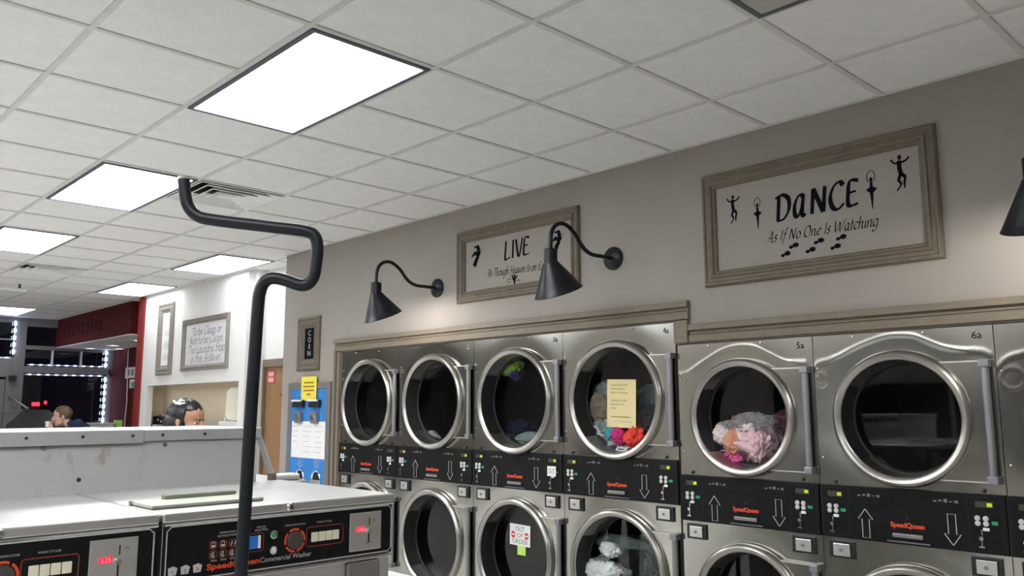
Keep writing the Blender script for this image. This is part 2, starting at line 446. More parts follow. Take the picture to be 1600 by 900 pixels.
bm = bmesh.new(); bm.from_mesh(tme); bmesh.ops.recalc_face_normals(bm, faces=bm.faces); bm.to_mesh(tme); bm.free()
cand = []
for c in range(-2, 13):
    for j in range(-8, 23):
        if (c, j) in taken: continue
        x = -(.885+c-.5)*S; y = (j+.5)*S
        if x < XL+.1 or y > YW or y < YB: continue
        if y < 5.5 and x > .3: continue
        d = Vector((x, y, ZC))-CAM; zz = d.dot(fwd)
        vis = 0
        if zz > .3:
            px = 800+FPX*d.dot(rr)/zz; py = 450-FPX*d.dot(uu)/zz
            vis = -250 < px < 1850 and -250 < py < 900
        cand.append((0 if vis else 1, d.length, x, y))
cand.sort()
rest = MB()
for n, (v, dl, x, y) in enumerate(cand):
    if v == 0 and n < 300:
        o = bpy.data.objects.new('ceiling_tile', tme); COL.objects.link(o); o.parent = ceiling; o.location = (x, y, ZC)
    else:
        rest.add([(p[0]+x, p[1]+y, p[2]+ZC) for p in tile_mb.v], tile_mb.f)
ro = rest.build('ceiling_tiles_further_off', M_TILE, ceiling, fix=True); ro['kind'] = 'stuff'

def troffer(c, j, label, lit=True):
    x1 = -(.885+c-1)*S-.013; x0 = -(.885+c)*S+.013; y0 = j*S+.013; y1 = (j+2)*S-.013
    cx, cy = (x0+x1)/2, (y0+y1)/2; hx, hy = (x1-x0)/2, (y1-y0)/2
    t = thing('ceiling_light', label, 'ceiling light', (cx, cy, ZC), 0, 'recessed ceiling lights')
    fr = MB(); w = .022
    for a in ((-hx, hx, -hy, -hy+w), (-hx, hx, hy-w, hy), (-hx, -hx+w, -hy+w, hy-w), (hx-w, hx, -hy+w, hy-w)): fr.box(*a, -.008, .02)
    fr.build('frame', mat('dark_light_frame', (.10, .10, .13), .5, var=.1), t)
    MB().box(-hx+w, hx-w, -hy+w, hy-w, -.005, .014).build('diffuser', (M_LITDIM if (c, j) in ((3, 10), (0, 10), (0, 14), (1, 20)) else M_LIT) if lit else M_UNLIT, t)
    MB().box(-hx, hx, -hy, hy, .02, .095).build('housing', M_WHITEMETAL, t)
    return t
LBL = {(3, 2): 'largest glaring ceiling light panel above the washers, nearest of all', (3, 6): 'bright ceiling light panel second nearest, beside the top of the black pole',
       (3, 10): 'ceiling light panel cut by the left edge of the picture, beyond the two glaring ones', (0, 10): 'ceiling light panel over the wall with the laundry quote sign, near the door recess',
       (0, 14): 'ceiling light panel just above the red post at the end of the white wall', (1, 20): 'small far ceiling light panel above the storefront windows at the left edge'}
for c, j in lights_lit:
    troffer(c, j, LBL.get((c, j), 'lit ceiling light panel outside the left edge of the picture'))
troffer(*light_off, 'unlit ceiling light panel at the top edge, above the dance sign', lit=False)

def vent(c, j, label):
    cx = -(.885+c-.5)*S; cy = (j+.5)*S
    t = thing('ceiling_vent', label, 'vent', (cx, cy, ZC), 0, 'square ceiling air diffusers')
    MB().box(-.29, .29, -.29, .29, .03, .09).build('backing', M_RUBBER, t)
    for k, h in enumerate((.29, .225, .16, .095)):
        # one square louvre ring: a sloping sheet
        i = h-.05
        rings = [[(-h, -h, -.012), (h, -h, -.012), (h, h, -.012), (-h, h, -.012)], [(-i, -i, .028), (i, -i, .028), (i, i, .028), (-i, i, .028)],
                 [(-i, -i, .032), (i, -i, .032), (i, i, .032), (-i, i, .032)], [(-h-.004, -h-.004, -.008), (h+.004, -h-.004, -.008), (h+.004, h+.004, -.008), (-h-.004, h+.004, -.008)]]
        MB().loft(rings+[rings[0]], caps=False).build('louvre', M_WHITEMETAL, t)
    MB().box(-.05, .05, -.05, .05, -.008, .0).build('centre_plate', M_WHITEMETAL, t)
vent(2, 6, 'square louvred ceiling vent just right of the black pole top')
vent(2, 13, 'square ceiling vent further away, left of the black pole')
t = thing('sprinkler', 'small dark sprinkler head on the far ceiling at left', 'sprinkler', (-1.42, 9.55, ZC))
MB().cyl((0, 0, 0), (0, 0, -.006), .04, n=16).build('escutcheon', M_WHITEMETAL, t)
MB().cyl((0, 0, -.006), (0, 0, -.05), .010, .012, n=10).build('nozzle', M_BLACKBOX, t)
MB().cyl((0, 0, -.05), (0, 0, -.054), .022, n=14).build('deflector', M_BLACKBOX, t)
t = thing('ceiling_rail', 'thin white rail hung under the far ceiling at the left edge', 'rail', (-1.57, 9.18, ZC))
MB().box(-.85, .14, -.012, .012, -.14, -.115).build('rail', M_WHITEPLASTIC, t)
for dx in (-.6, .1): MB().cyl((dx, 0, -.115), (dx, 0, .0), .005, n=8).build('hanger', M_WHITEMETAL, t)

# door in the recess
dr = struct(bpy.data.objects.new('door_1', None)); COL.objects.link(dr); dr.location = (.30, 6.29, 0); dr.rotation_euler = (0, 0, WALLROT)
MB().box(-.41, .44, .02, .065, .01, 2.04).build('door_leaf', M_WOOD, dr)
for a in ((-.49, -.41, 0, 2.12), (.44, .52, 0, 2.12), (-.41, .44, 2.04, 2.12)):
    MB().box(a[0], a[1], -.018, .08, a[2], a[3]).build('door_frame', M_TRIM, dr, bevel=.004)
h = MB().box(.10, .20, .005, .02, 1.70, 1.79).build('handle_plate', M_BLACKBOX, dr, bevel=.004)
MB().cyl((.15, .005, 1.745), (.15, -.045, 1.745), .014).cyl((.15, -.045, 1.745), (.05, -.045, 1.745), .011).build('lever', M_BLACKBOX, h, smooth=True)
sg = MB().box(-.36, -.22, .012, .02, 1.87, 2.0).build('red_notice', mat('red_notice_plastic', (.62, .10, .10), .5, var=.05), dr)
MB().box(-.345, -.235, .010, .012, 1.945, 1.985).box(-.345, -.235, .010, .012, 1.885, 1.925).build('notice_print', mat('pale_pink_print', (.75, .4, .4), .6, var=.05), sg)

# wooden trim around the dryers
def moulding(mb, y0, y1, z0, z1):
    h = z1-z0
    mb.box(-.012, .0, y0, y1, z0, z1)
    mb.box(-.024, -.012, y0, y1, z0+.004, z0+h*.40)
    mb.box(-.018, -.012, y0, y1, z0+h*.46, z0+h*.56)
    mb.box(-.034, -.012, y0, y1, z0+h*.66, z1-.003)
tr = MB(); moulding(tr, 1.13, 4.81, HA+.008, HA+.118); struct(tr.build('trim_1', M_TRIM, bevel=.003))
tv = MB()
for x, a, b in ((-.012, 4.715, 4.81), (-.024, 4.72, 4.755), (-.03, 4.775, 4.806)): tv.box(x, 0, a, b, 0, HA+.006)
struct(tv.build('trim_2', M_TRIM, bevel=.003))
tr = MB(); moulding(tr, -1.25, 1.128, HB+.008, HB+.112); struct(tr.build('trim_3', M_TRIM, bevel=.003))
struct(MB().box(-.028, 0, 1.134, 1.226, HB+.01, HA+.006).build('trim_4', M_TRIM, bevel=.003))

# ------------------------------------------------------------------ dryers
SHARED = {}
def shared(key, fn):
    if key not in SHARED: SHARED[key] = fn()
    return SHARED[key]

def front_sheet(W, z0, z1, cz, R, dish=.004, streak_ridges=(), streak_rings=()):
    """flat steel sheet with a round opening, slightly dished around it"""
    n = 96; rings = 14; vs = []; fs = []
    if streak_ridges: n, rings = 320, 90
    cp = []
    for c in streak_ridges:
        for (xa, za), (xb, zb) in zip(c[:-1], c[1:]):
            m = max(1, int(math.hypot(xb-xa, zb-za)/.004))
            cp += [(xa+(xb-xa)*k/m, za+(zb-za)*k/m) for k in range(m)]
    hw = W/2-.002
    rect = []
    for i in range(n):
        a = 2*math.pi*i/n; c, s = math.cos(a), math.sin(a)
        tx = hw/abs(c) if abs(c) > 1e-6 else 1e9
        tz = ((z1-cz) if s > 0 else (cz-z0))/abs(s) if abs(s) > 1e-6 else 1e9
        rect.append(min(tx, tz))
    ang = [2*math.pi*i/n for i in range(n)]
    for cx_, cz_ in ((hw, z1-cz), (-hw, z1-cz), (-hw, z0-cz), (hw, z0-cz)):
        a = math.atan2(cz_, cx_) % (2*math.pi); i = min(range(n), key=lambda k: abs((ang[k]-a+math.pi) % (2*math.pi)-math.pi))
        ang[i] = a; rect[i] = math.hypot(cx_, cz_)
    for q in range(rings):
        t = q/(rings-1)
        for i in range(n):
            r = R+(rect[i]-R)*t
            dy = dish*math.exp(-((r-R)/.07)**2)
            px, pz = r*math.cos(ang[i]), cz+r*math.sin(ang[i])
            if cp and pz > cz+.05:
                d2 = min((px-a)**2+(pz-b)**2 for a, b in cp)
                dy -= .0012*math.exp(-d2/.012**2)  # ridge shaped along a bright streak so it catches the ceiling lights
            for (rx, rz, rad) in streak_rings:
                dd = abs(math.hypot(px-rx, pz-rz)-rad)
                if dd < .03: dy -= .0006*math.exp(-dd*dd/.008**2)  # small ring ridge shaped to give a loop of reflected light
            vs.append((px, dy, pz))
    for q in range(rings-1):
        for i in range(n):
            j = (i+1) % n
            fs.append((q*n+i, (q+1)*n+i, (q+1)*n+j, q*n+j))
    return MB().add(vs, fs)

def dryer_door(t, W, cz, R, key, zt, zb, xh):
    prof = [(R-.01, .004), (R, -.006), (R+.001, -.030), (R-.006, -.046), (R-.018, -.053), (R-.032, -.050), (R-.042, -.040), (R-.048, .060), (R-.056, .080)]
    d = shared(('ring', key), lambda: MB().lathe_y(prof, 0, 0, 72).mesh('door_ring'))
    if not d.materials: d.materials.append(M_RING)
    o = link('door', d, t, True); o.location = (0, 0, cz)
    def sub(name, fn, m, smooth=False, bevel=0.):
        me = shared((name, key), lambda: fn().mesh(name))
        if not me.materials: me.materials.append(m)
        return link(name, me, o, smooth, bevel)
    sub('door_glass', lambda: MB().disc_y(0, 0, .074, R-.049, 64), G_DRYER)
    sub('door_gasket', lambda: MB().lathe_y([(R-.0405, -.040), (R-.046, -.038), (R-.056, .068), (R-.0595, .071), (R-.0545, .073)], 0, 0, 30, math.radians(146), math.radians(224)), M_RUBBER, True)
    sub('glass_seal', lambda: MB().lathe_y([(R-.048, .060), (R-.058, .062), (R-.064, .070), (R-.060, .0735)], 0, 0, 64), M_RUBBER, True)
    a = zt-cz; b = zb-cz
    # hinge-side plate: from the ring edge to the hinge rod
    def plate():
        mb = MB(); pts = []
        th0 = math.asin(min(.95, a/R)); th1 = math.asin(max(-.95, b/R)); n = 24
        inner = [((R-.004)*math.cos(th0+(th1-th0)*i/n), (R-.004)*math.sin(th0+(th1-th0)*i/n)) for i in range(n+1)]
        outer = [(xh-.012, a+(b-a)*i/n) for i in range(n+1)]
        for y in (-.020,):
            vs = [(p[0], y, p[1]) for p in inner]+[(p[0], y, p[1]) for p in outer]
            mb.add(vs, [(i, i+1, n+1+i+1, n+1+i) for i in range(n)])
        return mb
    sub('hinge_plate', plate, M_STEEL)
    xa, xb = math.sqrt(max(0, R*R-a*a))-.004, math.sqrt(max(0, R*R-b*b))-.004
    sub('plate_edge', lambda: MB().box(xa, xh-.012, -.024, -.001, a-.006, a), M_PLATE_EDGE)
    link('plate_edge', shared(('pe2', key), lambda: _m(lambda: MB().box(xb, xh-.012, -.024, -.001, b, b+.005), M_PLATE_EDGE)), o)
    sub('hinge_rod', lambda: MB().cyl((xh, -.026, b+.004), (xh, -.026, a-.004), .0165, n=16), M_HINGE, True)
    sub('hinge_cap', lambda: MB().box(xh-.021, xh+.021, -.046, -.002, a-.03, a+.004), M_HINGE, False, .004)
    me = shared(('hinge_cap_low', key), lambda: MB().box(xh-.021, xh+.021, -.046, -.002, b-.004, b+.03).mesh('hinge_cap'))
    if not me.materials: me.materials.append(M_HINGE)
    link('hinge_cap', me, o, False, .004)
    return o

def arrow_pts(cx, cz, h, w, upw):
    s = 1 if upw else -1
    hw = w/2; sw = w*.24; a = h/2
    return [(cx, cz+s*a), (cx+hw, cz+s*(a-.36*h)), (cx+sw, cz+s*(a-.36*h)), (cx+sw, cz-s*a), (cx-sw, cz-s*a), (cx-sw, cz+s*(a-.36*h)), (cx-hw, cz+s*(a-.36*h)), (cx, cz+s*a)]

def dryer(y0, y1, H, key, label, number, lcd_on=(0, 1), white_number=False, streak_ridges=(), streak_rings=()):
    W = y0-y1; yc = (y0+y1)/2
    A = key == 'A'
    R = .355 if A else .306
    cz = 1.655 if A else 1.557
    pz1, pz0 = (1.317, 1.074) if A else (1.243, 1.000)
    lcz = (1.018 if A else .918)-R
    key = (key, round(W, 3))
    t = thing('stacked_dryer', label, 'dryer', (0, yc, 0), WALLROT, 'stainless stacked tumble dryers')
    hw = W/2
    def part(name, fn, m, smooth=False, bevel=0., parent=t):
        me = shared((name, key), lambda: fn().mesh(name))
        if not me.materials: me.materials.append(m)
        return link(name, me, parent, smooth, bevel)
    def cab():
        mb = MB()
        mb.box(-hw+.002, -hw+.012, .004, .95, 0, H); mb.box(hw-.012, hw-.002, .004, .95, 0, H)
        mb.box(-hw+.012, hw-.012, .004, .95, H-.012, H-.001); mb.box(-hw+.012, hw-.012, .94, .95, 0, H-.012); mb.box(-hw+.012, hw-.012, .004, .95, 0, .02)
        mb.box(-hw+.012, hw-.012, .03, .9, pz0+.05, pz1-.06)
        return mb
    part('cabinet', cab, M_GREYMETAL)
    if streak_ridges: front_sheet(W, pz1+.001, H, cz, R-.008, .004, streak_ridges, streak_rings).build('upper_front', M_STEEL, t, smooth=True)
    else: part('upper_front', lambda: front_sheet(W, pz1+.001, H, cz, R-.008), M_STEEL, True)
    part('lower_front', lambda: front_sheet(W, .12, pz0-.001, lcz, R-.008), M_STEEL, True)
    part('kick_plate', lambda: MB().box(-hw+.002, hw-.002, .03, .04, 0, .118), M_BLACKBOX)
    for nm, c in (('drum', cz), ('lower_drum', lcz)):
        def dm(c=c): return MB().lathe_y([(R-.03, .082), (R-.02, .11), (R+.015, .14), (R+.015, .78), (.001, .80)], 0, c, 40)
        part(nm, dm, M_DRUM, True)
    zt, zb = (cz+.255, cz-.26) if A else (cz+.247, cz-.267)
    xh = hw-.036 if not A else hw-.028
    for c in (cz, lcz):
        dryer_door(t, W, c, R, key, c+(zt-cz), c+(zb-cz), xh)
    # control strip
    p = part('control_panel', lambda: MB().box(-hw+.004, hw-.004, -.014, .03, pz0, pz1), M_BLACK, False, .003)
    def sub(name, fn, m, smooth=False, bevel=0.): return part(name, fn, m, smooth, bevel, p)
    f = W/.806
    sub('arrow_up', lambda: MB().stroke(arrow_pts(-.186*f, pz0+.078, .128, .068, True), .0036, -.0152, curve=False), M_WHITEPRINT)
    sub('arrow_down', lambda: MB().stroke(arrow_pts(.186*f, pz0+.086, .130, .068, False), .0036, -.0152, curve=False), M_WHITEPRINT)
    me = shared(('badge', key), lambda: text_mesh('SpeedQueen', .030, width=.148, bold=.0012))
    if not me.materials or me.materials[0] != M_REDPRINT: me.materials.clear(); me.materials.append(M_REDPRINT)
    o = link('badge', me, p); o.location = (0, -.0155, pz0+.075)
    sub('lint_handle', lambda: MB().box(-.066, .066, -.026, -.014, pz0+.03, pz0+.049), M_GREYMETAL, False, .004)
    sub('lint_slot', lambda: MB().box(-.092, .092, -.019, -.014, pz0+.009, pz0+.014), M_DIMPRINT)
    sub('lock_hole', lambda: MB().disc_y(0, pz0+.118, -.0148, .008, 12), M_RUBBER)
    def prints():
        mb = MB()
        for sx in (-1, 1):
            for k in range(5):
                x = sx*.166*f+(k-2)*.022
                mb.box(x-.007, x+.007, -.0152, -.0146, pz0+.198+.003*(k % 2), pz0+.205+.004*(k % 3))
        return mb
    sub('small_print', prints, M_DIMPRINT)
    for sx in (-1, 1):
        mx = sx*(hw-.082)+(-.003)
        k = (sx,)
        def frame(): return MB().stroke([(mx-.066, pz1-.012), (mx+.066, pz1-.012), (mx+.066, pz0+.014), (mx-.066, pz0+.014), (mx-.066, pz1-.012)], .002, -.0148, curve=False)
        link('module_outline', shared(('mo', sx, key), lambda: _m(frame, M_RUBBER)), p)
        def disp(): return MB().box(mx-.036, mx+.034, -.0165, -.014, pz1-.054, pz1-.030)
        link('display', shared(('disp', sx, key), lambda: _m(disp, M_LCDOFF)), p)
        on = (sx > 0 and 1 in lcd_on) or (sx < 0 and 0 in lcd_on)
        if on: link('display_digits', shared(('dig', sx, key), lambda: _m(lambda: MB().box(mx+.010, mx+.030, -.0172, -.0165, pz1-.050, pz1-.035), M_LCD)), p)
        for bx, bz in ((-.030, .105), (.002, .105), (-.030, .126), (.002, .126)):
            link('button', shared(('btn', sx, bx, bz, key), lambda: _m(lambda: MB().lathe_y([(.0001, -.021), (.009, -.021), (.0115, -.018), (.0115, -.014)], mx+bx-.004+.004, pz1-bz+.006, 12), M_GREYBTN)), p)
        link('green_button', shared(('gb', sx, key), lambda: _m(lambda: MB().box(mx+.024, mx+.048, -.019, -.014, pz1-.122, pz1-.108), M_GREENBTN)), p)
        link('oval_button', shared(('ob', sx, key), lambda: _m(lambda: MB().box(mx-.012, mx+.014, -.02, -.014, pz1-.150, pz1-.136), M_WHITEPLASTIC)), p, False, .005)
        link('coin_slot', shared(('cs', sx, key), lambda: _m(lambda: MB().box(mx-.020, mx-.014, -.017, -.014, pz0+.075, pz0+.098).cyl((mx-.019, -.014, pz0+.062), (mx-.019, -.024, pz0+.062), .009, n=12).box(mx-.021, mx-.017, -.018, -.014, pz0+.03, pz0+.055).box(mx-.03, mx-.008, -.022, -.014, pz0+.024, pz0+.030), M_CHROME)), p)
        # indicator bulb above the panel and the coin box below
        link('indicator', shared(('ind', sx, key), lambda: _m(lambda: MB().lathe_y([(.0001, -.012), (.007, -.01), (.0095, -.002), (.0095, .0)], mx, pz1+.014, 12), M_BLACKBOX)), t)
        bx0 = sx*(hw-.102) if A else sx*(hw-.095)
        cb = link('coin_box', shared(('cb', sx, key), lambda: _m(lambda: MB().box(bx0-.060, bx0+.060, -.012, .02, pz0-.094, pz0-.014), M_BLACKBOX)), t, False, .003)
        link('coin_door', shared(('cd', sx, key), lambda: _m(lambda: MB().box(bx0-.038, bx0+.042, -.021, -.012, pz0-.083, pz0-.026), M_STEEL_B)), cb, False, .003)
        link('coin_lock', shared(('cl', sx, key), lambda: _m(lambda: MB().cyl((bx0, -.021, pz0-.055), (bx0, -.026, pz0-.055), .008, n=12), M_GREYMETAL)), cb)
    def screws():
        return [(-hw+.02, H-.02-.14), (-hw+.025, cz-.19), (-hw+.02, cz+.20), (-.2*f, H-.014), (.12*f, H-.014)]
    for (sx_, sz_) in screws():
        o = link('screw', shared(('screw',), lambda: _m(lambda: MB().lathe_y([(.0001, -.006), (.004, -.005), (.006, 0)], 0, 0, 8), M_CHROME)), t, True); o.location = (sx_, 0, sz_)
    if number:
        m = M_WHITEPRINT if white_number else M_INK
        text(number, 'number', m, t, hw-.065, -.0015, H-.055, .045)
    return t
def _m(fn, m):
    me = fn().mesh('part'); me.materials.append(m); return me

def bez2(P, n=5):
    Q = []
    for i in range(len(P)-1):
        a, b, c, d = [Vector(P[max(0, min(len(P)-1, k))]) for k in (i-1, i, i+1, i+2)]
        for k in range(n):
            u = k/n; q = .5*((2*b)+(c-a)*u+(2*a-5*b+4*c-d)*u*u+(3*b-a-3*c+d)*u**3); Q.append((q.x, q.y))
    Q.append(P[-1]); return Q
dryer(*DA[0], HA, 'A', 'stacked dryer at the left end of the row, nearest the blue machine', None, (0,))
dryer(*DA[1], HA, 'A', 'stacked dryer second from the left end, with a small number 2', '2', (0, 1), True)
dryer(*DA[2], HA, 'A', 'stacked dryer with an out of order sign on its lower door', '3a', (0, 1))
dryer(*DA[3], HA, 'A', 'stacked dryer with a yellow notice taped on its upper door', '4a', (0, 1))
dryer(*DB[0], HB, 'B', 'stacked dryer 5a holding a heap of pink and white laundry', '5a', (0, 1), False,
      [bez2([(-.40, 1.792), (-.34, 1.797), (-.243, 1.85), (-.127, 1.907), (-.044, 1.928), (.02, 1.930), (.083, 1.919), (.163, 1.88), (.229, 1.846), (.28, 1.832), (.363, 1.825)])], [(-.385, 1.755, .028)])
dryer(*DB[1], HB, 'B', 'stacked dryer 6a with an empty dark drum, nearest one wholly in view', '6a', (0, 1), False,
      [bez2([(-.40, 1.80), (-.375, 1.822), (-.309, 1.838), (-.187, 1.892), (-.099, 1.922), (-.031, 1.936), (.039, 1.934), (.085, 1.925), (.14, 1.898), (.198, 1.871), (.266, 1.854), (.333, 1.846), (.365, 1.839), (.39, 1.825)])], [(-.372, 1.74, .030)])
dryer(*DB[2], HB, 'B', 'stacked dryer cut off by the right edge of the picture', None, (0,), False,
      [bez2([(-.40, 1.77), (-.371, 1.80), (-.338, 1.818), (-.293, 1.829), (-.2, 1.86), (-.1, 1.92), (0, 1.93), (.1, 1.91), (.2, 1.86), (.38, 1.83)])], [(-.345, 1.724, .045)])

# laundry inside the drums
def garment(name, y, z, sy, sz, depth, seed, m, label, group, x=.17):
    rnd = random.Random(seed); off = Vector((rnd.uniform(-50, 50), rnd.uniform(-50, 50), rnd.uniform(-50, 50)))
    bm = bmesh.new(); bmesh.ops.create_icosphere(bm, subdivisions=5, radius=1)
    k = 1.0
    for v in bm.verts:
        d = v.co.normalized()
        w = noise.noise(d*1.3+off)*.35
        q = d+Vector((noise.noise(d*2+off*1.1), noise.noise(d*2+off*1.2), noise.noise(d*2+off*1.3)))*.35
        ridge = 1-abs(noise.noise(q*3.0+off))*2
        ridge2 = 1-abs(noise.noise(q*6+off))*2
        v.co = d*(.92+w+.20*ridge+.15*ridge2)
    for v in bm.verts:
        v.co = Vector((v.co.x*depth/2, v.co.y*sy/2, v.co.z*sz/2))
    me = bpy.data.meshes.new(name); bm.to_mesh(me); bm.free(); me.materials.append(m)
    for p in me.polygons: p.use_smooth = True
    o = bpy.data.objects.new(name, me); COL.objects.link(o); o.location = (x, y, z)
    return tag(o, label, 'laundry', group)
def cloth(n, c): return mat('cloth_'+n, c, .9, var=.12, scale=25, bump=.3, bscale=45)
W_, G_ = cloth('white', (.62, .66, .66)), cloth('grey', (.32, .36, .36))
g4 = 'laundry in the dryer behind the yellow notice'
garment('crumpled_shirt', 1.93, 1.435, .22, .20, .2, 1, W_, 'white crumpled cloth at lower left of the drum behind the yellow notice', g4)
garment('crumpled_shirt', 1.80, 1.375, .20, .12, .18, 2, G_, 'light grey cloth at the bottom of the drum behind the yellow notice', g4)
garment('crumpled_shirt', 1.72, 1.425, .15, .13, .14, 3, cloth('magenta', (.60, .03, .19)), 'magenta cloth beside the red one under the yellow notice', g4, .13)
garment('crumpled_shirt', 1.61, 1.435, .16, .14, .15, 4, cloth('red', (.75, .06, .035)), 'bright red cloth at lower right of the drum behind the yellow notice', g4, .13)
garment('crumpled_shirt', 1.79, 1.455, .09, .07, .08, 5, cloth('teal', (.05, .35, .42)), 'small teal cloth left of the magenta one', g4, .10)
garment('crumpled_shirt', 1.55, 1.405, .12, .13, .12, 6, cloth('denim', (.10, .17, .30)), 'blue denim cloth right of the red one', g4)
garment('crumpled_shirt', 1.69, 1.345, .24, .08, .12, 7, W_, 'white strip of cloth along the bottom under the red cloth', g4, .12)
garment('crumpled_shirt', 1.93, 1.60, .16, .20, .14, 8, cloth('pattern', (.50, .36, .28)), 'beige and pink patterned cloth left of the yellow notice', g4)
garment('crumpled_shirt', 1.90, 1.715, .19, .10, .12, 9, cloth('pale', (.42, .46, .46)), 'pale grey cloth at upper left of the yellow notice', g4, .2)
garment('crumpled_shirt', 1.50, 1.52, .18, .17, .16, 10, cloth('dark', (.02, .02, .025)), 'black cloth at the right inside the drum behind the yellow notice', g4)
garment('crumpled_shirt', 2.01, 1.47, .08, .12, .1, 11, cloth('purple', (.06, .03, .16)), 'dark purple cloth at the far left of the drum behind the yellow notice', g4)
garment('crumpled_shirt', 1.56, 1.66, .22, .16, .12, 12, cloth('slate', (.12, .16, .19)), 'slate grey cloth right of the yellow notice', g4, .25)
garment('crumpled_shirt', 1.74, 1.53, .34, .30, .16, 13, cloth('mixed', (.10, .085, .08)), 'dark brown cloth behind the yellow notice', g4, .3)
g5 = 'laundry in dryer 5a'
garment('crumpled_blanket', .87, 1.42, .34, .26, .24, 21, cloth('rosewhite', (.78, .56, .58)), 'big pale pink blanket heaped in dryer 5a', g5, .2)
garment('crumpled_shirt', .96, 1.335, .16, .11, .12, 22, cloth('hotpink', (.80, .16, .38)), 'hot pink cloth at the bottom of dryer 5a', g5, .11)
garment('crumpled_shirt', .925, 1.425, .10, .12, .09, 23, cloth('orange', (.72, .34, .22)), 'peach orange cloth in the middle of the heap in dryer 5a', g5, .08)
garment('crumpled_shirt', 1.0, 1.465, .14, .11, .12, 24, cloth('pinkwhite', (.85, .74, .74)), 'off-white cloth at the left of the heap in dryer 5a', g5, .12)
garment('crumpled_shirt', .85, 1.50, .24, .12, .14, 25, cloth('greywhite', (.74, .68, .70)), 'greyish white cloth on top of the heap in dryer 5a', g5, .16)
garment('crumpled_shirt', .78, 1.42, .15, .20, .14, 26, cloth('palepink', (.80, .52, .57)), 'dusty pink cloth at the right of the heap in dryer 5a', g5, .12)
garment('crumpled_shirt', .70, 1.51, .14, .14, .14, 27, cloth('wine', (.24, .07, .12)), 'wine red cloth behind the heap at the right in dryer 5a', g5, .24)
garment('crumpled_shirt', 1.04, 1.36, .11, .09, .09, 28, cloth('icy', (.48, .55, .60)), 'icy blue cloth at lower left of the heap in dryer 5a', g5, .10)
g3 = 'laundry in the dryer above the out of order sign'
garment('crumpled_shirt', 2.76, 1.90, .25, .12, .10, 31, cloth('lime', (.48, .72, .05)), 'lime green shirt tumbling at the top of a dark drum', g3, .13)
garment('crumpled_shirt', 2.68, 1.85, .10, .10, .08, 32, cloth('violet', (.07, .05, .20)), 'dark violet cloth beside the lime green shirt', g3, .14)
garment('crumpled_sock', 2.56, 1.40, .20, .075, .08, 33, W_, 'white sock at the bottom of the drum below the lime green shirt', g3, .16)
garment('crumpled_shirt', 2.76, 1.42, .30, .16, .16, 34, cloth('navyblue', (.02, .03, .09)), 'dark blue cloth at the bottom of the drum below the lime green shirt', g3, .25)
gb = 'laundry in the lower drum under the yellow notice'
garment('crumpled_towel', 1.77, .80, .42, .075, .10, 41, G_, 'grey-white towel edge arching over dark laundry in a lower drum', gb, .14)
garment('crumpled_shirt', 1.81, .765, .16, .08, .08, 42, W_, 'small white cloth under the grey towel edge in a lower drum', gb, .09)
garment('crumpled_shirt', 1.86, .62, .30, .16, .14, 43, W_, 'large white cloth at the bottom edge of the picture in a lower drum', gb, .10)
garment('crumpled_shirt', 1.70, .69, .38, .24, .16, 44, cloth('dark', (.02, .02, .025)), 'black cloth under the grey towel edge in a lower drum', gb, .19)
garment('crumpled_shirt', 1.53, .68, .12, .22, .12, 45, cloth('slate', (.12, .16, .19)), 'slate cloth at the right of a lower drum under the yellow notice', gb, .16)

# notices on the dryers
def note(name, label, cat, y, z, w, h, m, x=-.058, tilt=0., group=None):
    t = thing(name, label, cat, (x, y, z), WALLROT, group)
    t.rotation_euler = (tilt, 0, WALLROT) if False else (Matrix.Rotation(WALLROT, 3, 'Z') @ Matrix.Rotation(tilt, 3, 'Y')).to_euler()
    MB().box(-w/2, w/2, -.0006, .0006, -h/2, h/2).build('sheet', m, t)
    return t
t = note('paper_notice', 'cream yellow notice asking not to fold clothes, taped on a dryer door', 'notice', 1.690, 1.632, .222, .290, M_YPAPER, .070, .03)
for i, s in enumerate(('PLEASE DO NOT FOLD', 'YOUR CLOTHES IN', 'FRONT OF THE DRYER.', '', 'THIS BLOCKS OTHERS', 'FROM USING THE', 'DRYERS.')):
    if s: text(s, 'lettering', M_BROWNINK, t, -.082, -.0014, .105-.0235*i, .0165, align='LEFT', width=None, xscale=.78)
MB().box(-.075, .07, -.0014, -.001, -.084, -.079).build('fine_print', M_BROWNINK, t)
MB().box(-.06, .08, -.0014, -.001, -.110, -.106).build('fine_print', mat('pale_blue_print', (.35, .5, .6), .7, var=.05), t)
t = note('out_of_order_sign', 'white out of order sign with two red stop signs on a lower dryer door', 'sign', 2.576, .766, .195, .138, M_PAPER, .070, .02)
text('OUT', 'lettering', M_GREYINK, t, 0, -.0014, .024, .044, width=.085)
text('OF', 'lettering', M_GREYINK, t, 0, -.0014, -.016, .040, width=.055)
text('ORDER', 'lettering', M_GREYINK, t, 0, -.0014, -.056, .042, width=.148)
for sx in (-1, 1):
    oc = MB().poly([(sx*.063+.021*math.cos(math.radians(22.5+45*k)), -.001+.024*math.sin(math.radians(22.5+45*k))) for k in range(8)], -.0014).build('stop_sign', mat('stop_red', (.65, .04, .05), .6, var=.05), t)
    MB().box(sx*.063-.015, sx*.063+.015, -.0020, -.0016, -.006, .004).build('stop_band', M_PAPER, oc)
note('sticky_note', 'lime green sticky note under the out of order sign', 'note', 2.562, .668, .078, .060, M_GREENSTICKY, .070)
t = note('paper_note', 'small white note reading out, stuck on a black dryer control strip', 'note', 2.189, 1.209, .075, .062, M_PAPER, -.0245)
text('OUT', 'lettering', M_GREYINK, t, 0, -.0014, -.014, .042, width=.052)

